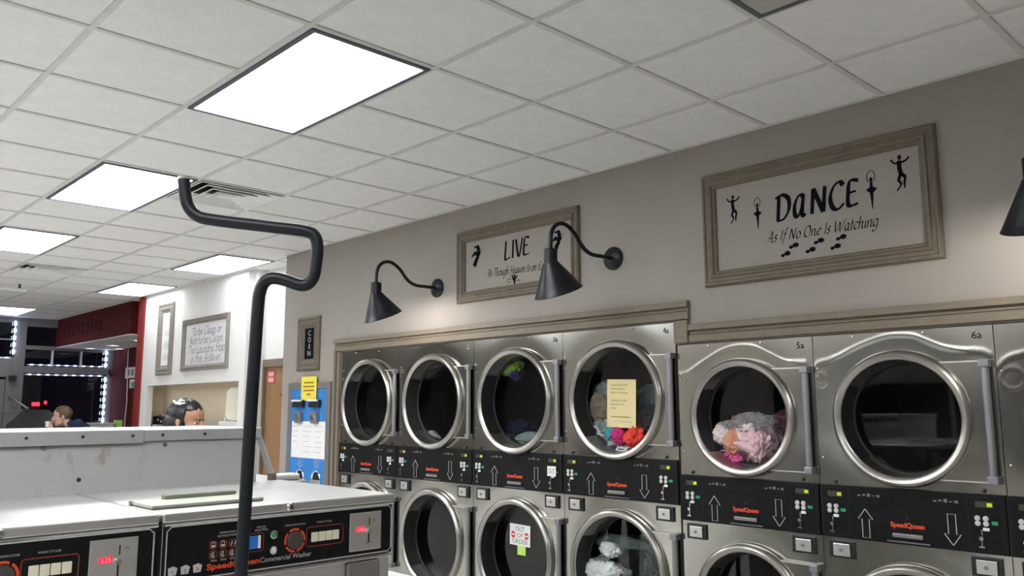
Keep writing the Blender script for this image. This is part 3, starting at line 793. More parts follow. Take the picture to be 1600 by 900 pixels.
# ------------------------------------------------------------------ gooseneck wall lamps
def gooseneck(y, label, lit):
    z = 2.512
    t = thing('gooseneck_lamp', label, 'wall lamp', (0, y, z), 0, 'black gooseneck wall lamps')
    MB().tube([(0, 0, 0), (-.012, 0, 0), (-.026, 0, 0), (-.032, 0, 0)], [.072, .072, .055, .02], 28).build('wall_plate', M_DARKMETAL, t, smooth=True)
    P = [(-.02, 0), (-.12, 0), (-.20, .0), (-.255, .015), (-.30, .045), (-.345, .095), (-.385, .125), (-.43, .146), (-.475, .148), (-.515, .132), (-.545, .10), (-.56, .05), (-.562, -.02)]
    Q = []
    for i in range(len(P)-1):
        a, b, c, d = [Vector(P[max(0, min(len(P)-1, k))]) for k in (i-1, i, i+1, i+2)]
        for k in range(4):
            u = k/4; Q.append(.5*((2*b)+(c-a)*u+(2*a-5*b+4*c-d)*u*u+(3*b-a-3*c+d)*u**3))
    Q.append(Vector(P[-1]))
    MB().tube([(q.x, 0, q.y) for q in Q], .0125, 12).build('arm', M_DARKMETAL, t, smooth=True)
    MB().lathe_z([(.0001, -.01), (.030, -.012), (.039, -.02), (.039, -.105)], -.562, 0, 24).build('socket_cup', M_DARKMETAL, t, smooth=True)
    # slanted shade: vertical neck, rim cut obliquely towards the wall
    n = 40; rings = []
    A, B = Vector((-.629, -.3065)), Vector((-.371, -.1975))
    cen = (A+B)/2; ax = (B-A)/2; ry = .14
    for f_, s_ in ((0, 1), (.25, 1), (.5, 1), (.75, 1), (1, 1), (1.02, 1.012), (1.0, .985), (.75, .98), (.5, .97), (.25, .96), (0, .95)):
        ring = []
        for k in range(n):
            a = 2*math.pi*k/n
            p0 = Vector((-.562+.043*math.cos(a), .043*math.sin(a), -.092+.010*math.cos(a)))
            p1 = Vector((cen.x+ax.x*math.cos(a), ry*math.sin(a), cen.y+ax.y*math.cos(a)))
            q = p0.lerp(p1, f_)
            c = Vector((-.562, 0, -.092)).lerp(Vector((cen.x, 0, cen.y)), f_)
            ring.append(c+(q-c)*s_)
        rings.append(ring)
    MB().loft(rings, caps=False).build('shade', M_DARKMETAL, t, smooth=True)
    MB().ellipsoid((-.540, 0, -.17), (.028, .028, .042), 14, 10).build('bulb', M_BULB if lit else M_BULBOFF, t, smooth=True)
    if lit:
        ld = bpy.data.lights.new('bulb_light', 'POINT'); ld.energy = LAMP_W; ld.color = (1, .95, .88); ld.shadow_soft_size = .03
        lo = bpy.data.objects.new('bulb_light', ld); COL.objects.link(lo); lo.parent = t; lo.location = (-.50, 0, -.235)
gooseneck(3.393, 'black gooseneck lamp left of the live sign, over the second dryer', True)
gooseneck(1.668, 'black gooseneck lamp in front of the live sign', False)
gooseneck(-.73, 'black gooseneck lamp cut by the right edge of the picture', True)

# ------------------------------------------------------------------ framed wall signs
def wall_sign(name, label, y0, y1, z0, z1, x=0.):
    yc = (y0+y1)/2
    t = thing(name, label, 'sign', (x, yc, (z0+z1)/2), WALLROT)
    return t, (y0-y1)/2, (z1-z0)/2
PR = ((0, .018), (.10, .030), (.22, .030), (.30, .022), (.50, .022), (.56, .030), (.72, .026), (.82, .014), (.92, .014), (1, .005))
t, a, b = wall_sign('framed_wall_sign', 'wide taupe framed wall lettering reading DANCE with dancer figures', 1.015, -.226, 2.262, 2.886)
rect_frame(t, -a, a, -b, b, .082, M_FRAME, prof=PR)
YC, ZM = (1.015-.226)/2, (2.262+2.886)/2
def L(y): return YC-y
def big_word(parent, letters, pen):
    for c, x, z, h, w, sl in letters:
        adv, st = GLY[c]; mb = MB()
        for p in st: mb.stroke([(x+q[0]*w+sl*q[1]*h, z+q[1]*h) for q in p], pen, -.0015, .55, .45)
        mb.build('letter', M_INK, parent)
big_word(t, [('D', L(.582), 2.565-ZM, .082, .085, .02), ('a', L(.488), 2.568-ZM, .112, .095, .10), ('N', L(.395), 2.57-ZM, .080, .088, .03), ('C', L(.298), 2.572-ZM, .080, .088, .03), ('E', L(.212), 2.575-ZM, .080, .085, .05)], .025)
hand('As If No One Is Watching', 'caption', M_INK, t, L(.350), -.0015, 2.458-ZM, .034, .58, .0070, .25, .7, .0)
def dancer(parent, x, z, kind, k=1.):
    mb = MB(); y = -.0015
    if kind == 'leap':
        mb.ellipsoid((x, y, z+.062*k), (.0075*k, .0006, .010*k), 10, 6)
        mb.stroke([(x-.002, z+.05*k), (x-.003, z+.02*k), (x+.004*k, z-.012*k)], .017*k, y)
        mb.stroke([(x-.034*k, z+.060*k), (x-.020*k, z+.042*k), (x, z+.042*k)], .007*k, y)
        mb.stroke([(x+.036*k, z+.058*k), (x+.022*k, z+.045*k), (x, z+.040*k)], .008*k, y)
        mb.stroke([(x+.0*k, z-.005*k), (x+.016*k, z-.018*k), (x+.012*k, z-.045*k), (x+.014*k, z-.062*k)], [.013*k, .009*k, .006*k], y)
        mb.stroke([(x-.0*k, z-.005*k), (x-.008*k, z-.028*k), (x+.000*k, z-.045*k), (x-.016*k, z-.070*k)], [.012*k, .009*k, .006*k], y)
    else:
        mb.ellipsoid((x, y, z+.040*k), (.007*k, .0006, .010*k), 10, 6)
        mb.stroke(arc(x, z+.052*k, .017*k, .026*k, 235, -55, 12), .0032*k, y)
        mb.stroke([(x, z+.03*k), (x, z-.005*k)], .012*k, y)
        mb.poly([(x-.024*k, z-.002*k), (x-.008*k, z+.008*k), (x+.008*k, z+.008*k), (x+.024*k, z-.002*k), (x+.009*k, z-.014*k), (x-.009*k, z-.014*k)], y)
        mb.poly([(x-.008*k, z-.01*k), (x-.0015*k, z-.085*k), (x+.0015*k, z-.085*k), (x+.008*k, z-.01*k)], y)
    mb.build('dancer_figure', M_INK, parent)
dancer(t, L(.829), 2.672-ZM, 'leap', 1.1); dancer(t, L(.685), 2.628-ZM, 'pointe', 1.05)
dancer(t, L(.081), 2.640-ZM, 'pointe', 1.15); dancer(t, L(-.057), 2.69-ZM, 'leap', 1.2)
for y, z in ((.536, 2.385), (.489, 2.422), (.401, 2.387), (.355, 2.426), (.272, 2.386), (.241, 2.428)):
    x = L(y)
    MB().ellipsoid((x+.009, -.0015, z-ZM+.003), (.017, .0005, .0125), 12, 6).ellipsoid((x-.017, -.0015, z-ZM-.005), (.011, .0005, .009), 10, 6).stroke([(x-.014, z-ZM-.003), (x+.01, z-ZM+.003)], .010, -.0015, curve=False).build('shoe_print', M_INK, t)

t, a, b = wall_sign('framed_wall_sign', 'taupe framed wall lettering reading LIVE behind a gooseneck lamp', 3.145, 1.938, 2.366, 2.895)
rect_frame(t, -a, a, -b, b, .082, M_FRAME, prof=PR)
YC, ZM = (3.145+1.938)/2, (2.366+2.895)/2
big_word(t, [('L', L(2.652), 2.635-ZM, .080, .085, .01), ('I', L(2.578), 2.635-ZM, .080, .085, .01), ('V', L(2.536), 2.635-ZM, .080, .085, .0), ('E', L(2.468), 2.64-ZM, .078, .085, .03)], .021)
hand('As Though Heaven Is on Earth', 'caption', M_INK, t, L(2.52), -.0015, 2.525-ZM, .034, .62, .0070, .25, .7, -.02)
def bird(x, z, k):
    mb = MB(); y = -.0015
    mb.stroke([(x-.03*k, z-.065*k), (x-.005*k, z-.02*k), (x+.02*k, z+.01*k), (x+.045*k, z+.04*k)], [.034*k, .030*k, .016*k, .004*k], y)
    mb.stroke([(x-.03*k, z+.06*k), (x+.005*k, z+.055*k), (x+.015*k, z+.01*k)], [.014*k, .030*k, .026*k], y)
    mb.stroke([(x-.055*k, z+.0*k), (x-.02*k, z+.02*k), (x+.01*k, z+.0*k)], [.016*k, .026*k, .02*k], y)
    return mb
bird(L(2.935), 2.70-ZM, 1.12).build('bird_figure', M_INK, t); bird(L(2.133), 2.69-ZM, 1.05).build('bird_figure', M_INK, t)
mb = MB(); x, z = L(2.547), 2.487-ZM
mb.stroke([(x, z-.035), (x, z+.03)], .018, -.0015); mb.stroke([(x-.025, z+.03), (x-.012, z-.002), (x, z-.005), (x+.014, z+.005), (x+.028, z+.022)], .011, -.0015)
mb.stroke(arc(x-.05, z-.005, .017, .014, 0, 320), .004, -.0015); mb.stroke([(x+.02, z-.02), (x+.04, z-.012), (x+.06, z-.022)], .005, -.0015)
mb.build('plant_figure', M_INK, t)

t, a, b = wall_sign('framed_wall_sign', 'small upright framed sign reading COIN above the blue machine', 5.455, 5.075, 1.949, 2.442)
rect_frame(t, -a, a, -b, b, .105, M_FRAME, prof=PR)
MB().box(-a+.10, a-.10, -.004, 0, -b+.10, b-.10).build('black_board', M_INK, t)
for i, c in enumerate('COIN'): text(c, 'letter', M_WHITEPRINT, t, 0, -.006, .075-.062*i, .068, width=.05 if c != 'I' else .014)

t, a, b = wall_sign('framed_quote_sign', 'silver framed To be Clean or Not to be Clean quote on white wall', 8.44, 7.196, 2.045, 2.662, .12)
rect_frame(t, -a, a, -b, b, .066, M_SILVERFRAME, prof=PR)
MB().box(-a+.08, a-.08, -.004, 0, -b+.08, b-.08).build('board', mat('pale_lilac_board', (.68, .66, .68), .8, var=.02), t)
ZM = (2.045+2.662)/2
for s, z, w in (('To be Clean or', 2.470, .80), ('Not to be Clean,', 2.365, .92), ('The Laundry Stop', 2.258, 1.0), ('is the Answer', 2.155, .82)):
    hand(s, 'lettering', M_GREYINK, t, .02, -.006, z-ZM-.01, .056, w, .0100, .16, .75, 0, .3)
t, a, b = wall_sign('framed_narrow_sign', 'narrow upright silver framed sign left of the quote sign on the white wall', 9.235, 8.755, 2.022, 2.925, .12)
rect_frame(t, -a, a, -b, b, .12, M_SILVERFRAME, prof=PR)
MB().box(-a+.11, a-.11, -.004, 0, -b+.11, b-.11).build('board', mat('bright_board', (.82, .81, .80), .8, var=.02), t)
rnd = random.Random(4)
for k, z in enumerate((.22, .07, -.09, -.24)):      # illegible upright flourishes
    mb = MB()
    for q in range(3):
        x = -.06+.055*q+.01; mb.stroke([(x, z-.04), (x+.02, z+.04+.02*rnd.random()), (x+.035, z-.03)], .010, -.006, .7)
    mb.build('faint_print', mat('faint_grey_print', (.42, .40, .42), .8, var=.1), t)

# ------------------------------------------------------------------ blue coin changer
t = thing('coin_changer', 'blue coin changing machine set into the wall beside the dryers', 'coin machine', (-.002, 5.228, 0), WALLROT)
hw = .366; z0, z1 = .62, 1.84
for a in ((-hw, -hw+.06, z0, z1), (hw-.06, hw, z0, z1), (-hw+.06, hw-.06, z1-.06, z1), (-hw+.06, hw-.06, z0, z0+.06)):
    MB().box(a[0], a[1], -.02, .0, a[2], a[3]).build('steel_surround', M_GREYMETAL, t, bevel=.003)
face = MB().box(-hw+.06, hw-.06, -.012, .0, z0+.06, z1-.06).build('blue_face', M_BLUE, t)
MB().stroke([(-.22, 1.47), (-.22, 1.73), (.22, 1.73), (.22, 1.47)], .004, -.0125, curve=False).stroke([(0, 1.47), (0, 1.70)], .004, -.0125, curve=False).build('outline', mat('pale_blue_line', (.25, .45, .8), .5, var=.05), face)
for x, n in ((-.145, '1'), (.137, '2')):
    ba = MB().box(x-.085, x+.085, -.050, -.012, 1.615, 1.682).build('bill_acceptor', M_BLACKBOX, t, bevel=.004)
    MB().box(x-.085, x+.085, -.064, -.05, 1.668, 1.684).build('bill_lip', M_WHITEPLASTIC, ba, bevel=.003)
    sl = MB().box(x-.045, x+.050, -.050, -.012, 1.475, 1.575).build('lock_block', M_GREYMETAL, t, bevel=.006)
    MB().cyl((x, -.05, 1.53), (x, -.058, 1.53), .022, n=16).build('lock', M_CHROME, sl)
    x2 = x+.03
    MB().stroke([(x2-.035, 1.165), (x2-.035, 1.10), (x2, 1.085), (x2+.035, 1.10), (x2+.035, 1.165)], .005, -.0126, curve=False).build('shield_outline', M_WHITEPRINT, face)
    text(n, 'number', M_WHITEPRINT, face, x2, -.0128, 1.105, .07)
    cp = MB().lathe_y([(.075, -.016), (.070, -.022), (.062, -.018), (.055, .0)], x2, .99, 28).build('payout_cup', M_CHROME, t, smooth=True)
    MB().disc_y(x2, .99, -.0135, .06, 28).build('cup_hollow', M_RUBBER, cp)
    MB().box(x2-.05, x2+.05, -.045, -.013, .945, .985).build('cup_lip', M_STEEL_B, cp, bevel=.004)
t2 = note('paper_notice', 'yellow notice taped at the top of the blue machine', 'notice', 5.213, 1.785, .265, .215, M_YELLOW, -.026)
for i, (w, c) in enumerate(((.17, 'brownred'), (.20, 'brownred'), (.19, 'brownred'), (.07, 'brownred'))):
    MB().box(-w/2, w/2, -.0014, -.001, .045-.035*i, .060-.035*i).build('print_line', mat('brown_red_print', (.35, .16, .03), .7, var=.3, scale=120), t2)
t2 = note('paper_notice', 'large white instruction sheet on the front of the blue machine', 'notice', 5.222, 1.328, .585, .325, M_PAPER, -.0145)
for k, x0 in enumerate((-.27, -.085, .115)):
    for i in range(6 if k else 4):
        w = (.10, .15, .13)[k]*(.7+.3*((i*7+k*3) % 4)/3)
        MB().box(x0, x0+w, -.0014, -.001, .115-.045*i-.02*k*0, .121-.045*i).build('print_line', mat('faint_print', (.55, .53, .52), .8, var=.2, scale=150), t2)

# ------------------------------------------------------------------ washers in the foreground
WX = [(-3.004, -2.248), (-3.768, -3.012)]
YF, ZT = .79, 1.33
def washer(x0, x1, label, digits):
    xc = (x0+x1)/2; hw = (x1-x0)/2
    t = thing('coin_washer', label, 'washer', (xc, YF, 0), 0, 'stainless coin washers')
    f = lambda wx: wx-(-2.626)            # measured on the right-hand washer
    MB().box(-hw+.006, hw-.006, .012, .75, .12, 1.300).build('cabinet', M_STEEL_B, t, bevel=.004)
    MB().box(-hw+.03, hw-.03, .05, .72, 0, .12).build('plinth', M_BLACKBOX, t)
    top = MB().box(-hw, hw, -.004, .755, 1.302, ZT).build('top_lid', M_STEEL_B, t, bevel=.006, seg=3)
    MB().lathe_y([(.0001, -.012), (.010, -.011), (.014, -.006), (.014, -.003)], 0, 1.317, 20).build('lid_lock', M_CHROME, top, smooth=True)
    MB().box(-.002, .002, -.0135, -.0115, 1.311, 1.323).build('key_slot', M_RUBBER, top)
    # control panel with its bright border lines
    MB().box(-hw+.008, hw-.008, -.002, .012, 1.145, 1.300).build('panel_bezel', M_BLACKBOX, t)
    p = MB().box(-hw+.016, hw-.016, -.006, -.002, 1.152, 1.292).build('control_panel', M_BLACK, t)
    def rr_(x0, x1, z0, z1, r): return [(x0+r, z1), (x1-r, z1), (x1, z1-r), (x1, z0+r), (x1-r, z0), (x0+r, z0), (x0, z0+r), (x0, z1-r), (x0+r, z1)]
    MB().stroke(rr_(-hw+.012, hw-.014, 1.150, 1.294, .012), .0035, -.0066, curve=False).build('border_line', M_WHITEPRINT, p)
    MB().tube([(-hw+.004, -.004, 1.299), (hw-.004, -.004, 1.299)], .0035, 8).build('bright_edge', M_CHROME, p)
    # coin plate
    pl = MB().box(f(-2.422), f(-2.303), -.011, -.006, 1.162, 1.280).build('coin_plate', M_STEEL_B, t, bevel=.002)
    dg = MB().box(f(-2.398), f(-2.366), -.0122, -.011, 1.221, 1.236).build('display', M_REDLED, pl)
    text(digits, 'display_digits', mat('bright_red_digits', (1, .3, .3), .4, var=.02, emit=.9, ecol=(1, .12, .15)), dg, f(-2.382), -.0126, 1.2235, .014, width=.024)
    MB().box(f(-2.3505), f(-2.3475), -.012, -.011, 1.238, 1.262).build('coin_slot', M_RUBBER, pl)
    MB().cyl((f(-2.352), -.011, 1.222), (f(-2.352), -.020, 1.222), .0075, n=14).build('reject_button', M_CHROME, pl)
    MB().box(f(-2.353), f(-2.349), -.0125, -.011, 1.186, 1.214).build('return_slot', M_RUBBER, pl)
    MB().box(f(-2.362), f(-2.338), -.018, -.011, 1.182, 1.186).build('coin_lip', M_CHROME, pl)
    text('25c', 'price', M_GREYINK, pl, f(-2.33), -.0115, 1.250, .010)
    # knob with its orange scale
    kx, kz = f(-2.610), 1.219
    MB().lathe_y([(.0001, -.014), (.024, -.014), (.0265, -.010), (.0265, -.006)], kx, kz, 28).build('cycle_dial', mat('grey_dial', (.06, .055, .05), .5, var=.1), p)
    sc = MB()
    for k in range(5): sc.stroke(arc(kx, kz, .032, .032, 20+72*k-26, 20+72*k+34, 6), .0065, -.0068, curve=False)
    sc.build('dial_scale', M_REDPRINT, p)
    MB().stroke(rr_(f(-2.572), f(-2.444), 1.195, 1.252, .006), .0022, -.0068, curve=False).build('key_outline', mat('dull_red_print', (.30, .05, .03), .6, var=.05), p)
    for k in range(4):
        bx = f(-2.556)+.0245*k
        MB().box(bx, bx+.0225, -.011, -.006, 1.208, 1.236).build('cycle_key', M_CREAMBTN, p, bevel=.0015)
    for s, x, z, w in (('CYCLE INDICATOR', f(-2.610), 1.262, .068), ('WASH CYCLES', f(-2.512), 1.262, .052), ('OPERATING', f(-2.822), 1.262, .048), ('INSTRUCTIONS', f(-2.822), 1.253, .058), ('WATER', f(-2.72), 1.266, .03), ('SELECTION', f(-2.72), 1.258, .04)):
        text(s, 'lettering', M_WHITEPRINT, p, x, -.0068, z, .0075, width=w)
    for z, m in ((1.243, M_GREENBTN), (1.199, M_WHITEPLASTIC)):
        b = MB().lathe_y([(.012, -.006), (.012, -.010), (.0095, -.011)], f(-2.680), z, 20).build('push_button_ring', M_CHROME, p, smooth=True)
        MB().lathe_y([(.0001, -.013), (.007, -.012), (.0095, -.009)], f(-2.680), z, 18).build('push_button', m, b, smooth=True)
    MB().stroke(rr_(f(-2.768), f(-2.712), 1.202, 1.252, .005), .002, -.0068, curve=False).build('switch_outline', mat('dull_red_print', (.30, .05, .03), .6, var=.05), p)
    MB().box(f(-2.757), f(-2.731), -.0105, -.006, 1.209, 1.246).build('blue_switch', M_BLUEBTN, p, bevel=.002)
    MB().box(f(-2.730), f(-2.721), -.0105, -.006, 1.209, 1.246).build('white_switch', M_WHITEPLASTIC, p, bevel=.002)
    # instruction pictograms
    for r in range(2):
        for c in range(3):
            x = f(-2.862)+.028*c+(.012 if (r == 0 and c == 2) else 0); z = 1.233-.026*r
            wd = .022 if (r == 0 and c == 2) else .010
            MB().stroke(rr_(x-wd, x+wd, z-.010, z+.010, .004), .0018, -.0068, curve=False).build('pictogram_outline', mat('dull_red_print', (.30, .05, .03), .6, var=.05), p)
            g = MB()
            if r == 0 and c == 2:
                for q in range(4): g.stroke([(x-.016+.010*q, z-.006), (x-.013+.010*q, z+.006)], .003, -.0069, curve=False)
            elif r == 0: g.box(x-.006, x+.006, -.0070, -.0067, z-.006, z).stroke(arc(x, z+.002, .005, .006, 0, 180), .002, -.0069)
            else: g.stroke(arc(x, z, .005, .006, 60, 330), .0025, -.0069).stroke([(x, z-.004), (x+.003, z+.006)], .002, -.0069, curve=False)
            g.build('pictogram', M_WHITEPRINT, p)
    for c in range(3): MB().box(f(-2.868)+.028*c, f(-2.850)+.028*c, -.0070, -.0066, 1.189, 1.193).build('pictogram_caption', M_DIMPRINT, p)
    for k in range(3):
        x = f(-2.972)+.034*k
        cup = MB().poly([(x-.011, 1.166), (x+.009, 1.166), (x+.013, 1.184), (x+.002, 1.190), (x-.013, 1.186)], -.0068).build('soap_cup_icon', M_WHITEPRINT, p)
        text(str(k+1), 'cup_number', M_INK, cup, x, -.0072, 1.170, .013)
    text('SpeedQueen', 'badge', M_REDPRINT, p, f(-2.800), -.0068, 1.168, .022, width=.156, bold=.0007)
    text('Commercial Washer', 'lettering', M_WHITEPRINT, p, f(-2.637), -.0068, 1.168, .020, width=.166)
    # below the panel: recessed coin vault and the round loading door
    MB().box(-hw+.008, hw-.008, -.004, .012, 1.132, 1.141).build('shelf_edge', M_CHROME, t, bevel=.002)
    v = MB().box(f(-2.420), f(-2.300), -.004, .012, .985, 1.128).build('coin_vault', M_GREYMETAL, t, bevel=.006)
    MB().cyl((f(-2.36), -.004, 1.06), (f(-2.36), -.012, 1.06), .012, n=16).build('vault_lock', M_CHROME, v)
    d = MB().lathe_y([(.25, .012), (.25, -.02), (.235, -.04), (.20, -.045), (.185, -.03), (.175, .0)], 0, .60, 48).build('loading_door', M_RING, t, smooth=True)
    MB().disc_y(0, .60, .002, .178, 40).build('door_glass', M_RUBBER, d)
    # soap dispenser lid on the top
    s = MB().box(f(-2.996), f(-2.66), .10, .275, ZT, ZT+.012).build('soap_lid', M_SAGE, top, bevel=.004)
    MB().box(f(-2.91), f(-2.685), .235, .262, ZT+.012, ZT+.024).build('lid_grip', M_SAGE2, s, bevel=.003)
    MB().cyl((f(-3.002)+.002, .26, ZT+.006), (f(-2.985), .26, ZT+.006), .009, n=12).build('lid_hinge', M_GREYMETAL, s)
    return t
washer(*WX[0], 'stainless coin washer in front of the bulkhead, with the black pole before it', '2.00')
washer(*WX[1], 'stainless coin washer cut by the lower left corner of the picture', '2.25')

# bulkhead between the washer rows, with its capping in two lengths
t = thing('washer_bulkhead', 'long white bulkhead with stainless capping and rust stains behind the washers', 'bulkhead', (-3.0, 1.55, 0))
M_STAINED = mat('stained_white_enamel', (.86, .865, .85), .45, var=.02, scale=6)
nt = M_STAINED.node_tree; bs = nt.nodes['Principled BSDF']
tc = [n for n in nt.nodes if n.bl_idname == 'ShaderNodeTexCoord'][0]; base = bs.inputs['Base Color'].links[0].from_socket
wv = nt.nodes.new('ShaderNodeTexNoise'); wv.inputs['Scale'].default_value = 22; wv.inputs['Detail'].default_value = 5
mpn = nt.nodes.new('ShaderNodeMapping'); mpn.inputs['Scale'].default_value = (1, 1, .45); nt.links.new(tc.outputs['Object'], mpn.inputs[0]); nt.links.new(mpn.outputs[0], wv.inputs['Vector'])
grd = nt.nodes.new('ShaderNodeVectorMath'); grd.operation = 'DISTANCE'; grd.inputs[1].default_value = (.04, -.002, 1.44); nt.links.new(tc.outputs['Object'], grd.inputs[0])
mr = nt.nodes.new('ShaderNodeMapRange'); mr.inputs[1].default_value = .22; mr.inputs[2].default_value = 0.; nt.links.new(grd.outputs['Value'], mr.inputs[0])
mu = nt.nodes.new('ShaderNodeMath'); mu.operation = 'MULTIPLY'; nt.links.new(mr.outputs[0], mu.inputs[0])
rp = nt.nodes.new('ShaderNodeValToRGB'); rp.color_ramp.elements[0].position = .56; rp.color_ramp.elements[1].position = .74; nt.links.new(wv.outputs['Fac'], rp.inputs[0]); nt.links.new(rp.outputs[0], mu.inputs[1])
mx = nt.nodes.new('ShaderNodeMix'); mx.data_type = 'RGBA'; nt.links.new(mu.outputs[0], mx.inputs[0]); nt.links.new(base, mx.inputs[6]); mx.inputs[7].default_value = (.42, .27, .12, 1); nt.links.new(mx.outputs[2], bs.inputs['Base Color'])
MB().box(-1.6, .645, 0, .50, 0, 1.500).build('body', M_STAINED, t)
for x0, x1, m, e in ((-1.6, .205, M_WHITEMETAL, .006), (.205, .655, M_STEEL_B, 0.)):
    c = MB().box(x0, x1, -.012-e, .512, 1.495-e, 1.535+e*.3).build('capping', mat('pale_aluminium', (.66, .67, .69), .42, .35, var=.04), t, bevel=.003)
    for bx in ((-.165, .004, .167) if x1 < .5 else (.272, .427)):
        MB().lathe_y([(.0001, -.018-e), (.004, -.017-e), (.0055, -.012-e)], bx, 1.516, 10).build('rivet', M_BLACKBOX, c)
for bx, bz in ((-.108, 1.482), (.287, 1.480)):
    MB().lathe_y([(.0001, -.006), (.006, -.005), (.008, 0)], bx, bz, 10).build('bolt_head', M_GREYMETAL, t)
MB().lathe_y([(.0001, -.003), (.006, -.0025), (.0075, 0)], .006, 1.373, 14).build('rusty_plug', mat('rust', (.10, .035, .02), .9, var=.3, scale=80), t)
t = thing('dispenser_flap', 'white L-shaped dispenser flap standing open behind the washer, before the wooden door', 'flap', (-2.25, 1.62, 0))
# it stands on the machine behind: a steel machine top hidden by the washer
mb = MB()
mb.loft([[(-.078, -.02, 1.518), (-.070, -.02, 1.518), (-.070, .02, 1.518), (-.078, .02, 1.518)], [(-.008, -.02, 1.345), (.002, -.02, 1.345), (.002, .02, 1.345), (-.008, .02, 1.345)]])
mb.build('flap_panel', M_WHITEPLASTIC, t, fix=True)
MB().box(.002, .115, -.02, .05, 1.318, 1.345).build('flap_base', M_WHITEPLASTIC, t, bevel=.008)
MB().box(-.010, .006, -.022, .022, 1.322, 1.352).build('flap_hinge', M_GREYMETAL, t)
t = thing('coin_washer', 'washer of the second row, mostly hidden behind the bulkhead end', 'washer', (-2.25, 1.58, 0))
MB().box(-.09, .13, .0, .60, .10, 1.30).build('cabinet', M_STEEL_B, t)
MB().box(-.09, .135, -.005, .61, 1.30, 1.318).build('top_lid', M_STEEL_B, t, bevel=.004)
MB().box(-.08, .12, .05, .55, 0, .10).build('plinth', M_BLACKBOX, t)

# folding table of which only a corner shows beside the washer
t = thing('folding_table', 'white tabletop corner showing at the bottom edge beside the washer', 'table', (-1.95, 2.0, 0))
MB().box(-.13, .275, -1.0, .3, .865, .90).build('table_top', M_WHITEPLASTIC, t, bevel=.008)
for sx in (-.10, .24):
    for sy in (-.94, .24): MB().cyl((sx, sy, 0), (sx, sy, .866), .018, n=12).build('leg', M_GREYMETAL, t, smooth=True)

# laundry cart with the bent hanging bar, close to the camera
t = thing('laundry_cart', 'black bent tube rack of a laundry cart standing before the washers', 'laundry cart', (-3.148, .0168, 0), -YAW)
def bez(P, n=6):
    Q = []
    for i in range(len(P)-1):
        a, b, c, d = [Vector(P[max(0, min(len(P)-1, k))]) for k in (i-1, i, i+1, i+2)]
        for k in range(n):
            u = k/n; Q.append(.5*((2*b)+(c-a)*u+(2*a-5*b+4*c-d)*u*u+(3*b-a-3*c+d)*u**3))
    Q.append(Vector(P[-1])); return Q
PP = [(-.026, .27), (-.0044, 1.3074), (.0, 1.546), (.0037, 1.6942), (.0066, 1.8079), (.0091, 1.838), (.0175, 1.858), (.034, 1.866), (.058, 1.862), (.088, 1.852), (.1045, 1.8545), (.1145, 1.869), (.1185, 1.893), (.1205, 1.925), (.1150, 1.950), (.094, 1.9615), (.02, 1.971), (-.0948, 1.9855), (-.126, 1.9955), (-.1435, 2.016), (-.1512, 2.0429), (-.1545, 2.070)]
MB().tube([(p.x, 0, p.y) for p in bez(PP)], .0122, 16).build('bent_tube', M_POLE, t, smooth=True)
MB().cyl((-.1543, 0, 2.068), (-.1549, 0, 2.074), .0128, n=16).build('tube_end_cap', M_CHROME, t)
for z in (.26, .80):
    MB().tube([(-.28, -.02, z), (.25, -.02, z), (.25, -.50, z), (-.28, -.50, z), (-.28, -.02, z)], .009, 10).build('basket_hoop', M_CHROME, t, smooth=True)
for k in range(11):
    x = -.28+.053*k
    for y in (-.02, -.50): MB().cyl((x, y, .26), (x, y, .80), .0035, n=6).build('basket_wire', M_CHROME, t)
for k in range(1, 9):
    y = -.02-.053*k
    for x in (-.28, .25): MB().cyl((x, y, .26), (x, y, .80), .0035, n=6).build('basket_wire', M_CHROME, t)
MB().box(-.28, .25, -.50, -.02, .252, .262).build('basket_floor', M_GREYMETAL, t)
for x in (-.26, .23):
    for y in (-.04, -.48):
        w = MB().cyl((x-.015, y, .06), (x+.015, y, .06), .06, n=20).build('caster', M_RUBBER, t, smooth=True)
        MB().box(x-.02, x+.02, y-.012, y+.012, .06, .255).build('caster_fork', M_GREYMETAL, w)

# ------------------------------------------------------------------ counter inside the white-walled room
t = thing('steel_counter', 'steel counter inside the opening under the quote sign', 'counter', (.31, 8.3, 0))
MB().box(-.10, .105, -1.36, 1.42, 1.36, 1.405).build('counter_top', M_STEEL_B, t, bevel=.004)
MB().box(-.09, .105, -1.36, 1.42, 0, 1.36).build('counter_body', M_GREYMETAL, t)
t = thing('control_unit', 'long black control unit with small lights left of the dark-haired head', 'equipment', (.33, 9.18, 1.405), WALLROT)
MB().box(-.52, .52, -.05, .07, 0, .105).build('housing', M_BLACKBOX, t, bevel=.006)
for k in range(9):
    MB().box(-.48+.11*k, -.44+.11*k, -.056, -.05, .03+.02*(k % 2), .05+.02*(k % 2)).build('indicator', M_GREYBTN if k % 3 else M_GREENBTN, t)
    MB().cyl((-.42+.105*k, 0, .105), (-.42+.105*k, 0, .122), .012, n=10).build('knob', M_WHITEPLASTIC if k % 2 else M_BLACKBOX, t)
t = thing('top_load_washer', 'cream rounded lid raised on a machine right of the dark-haired head', 'washer', (.31, 7.30, 1.405))
n = 40; rings = []
for y, s in ((-.02, .985), (-.012, 1.), (.004, 1.), (.012, .985)):
    ring = []
    for k in range(n):
        a = 2*math.pi*k/n; c, s_ = math.cos(a), math.sin(a)
        rx = .185*(1-.10*math.exp(-((s_+.1)/.35)**2))
        ring.append((math.copysign(abs(c)**.55, c)*rx*s, y, .255+math.copysign(abs(s_)**.55, s_)*.185*s))
    rings.append(ring)
lid = MB().loft(rings).build('raised_lid', M_CREAM, t, smooth=True, fix=True)
lid.rotation_euler = (-.06, 0, -1.25); lid.location = (-.01, .02, 0)
MB().box(-.09, .10, -.30, .30, .0, .06).build('machine_top', M_WHITEMETAL, t, bevel=.01)
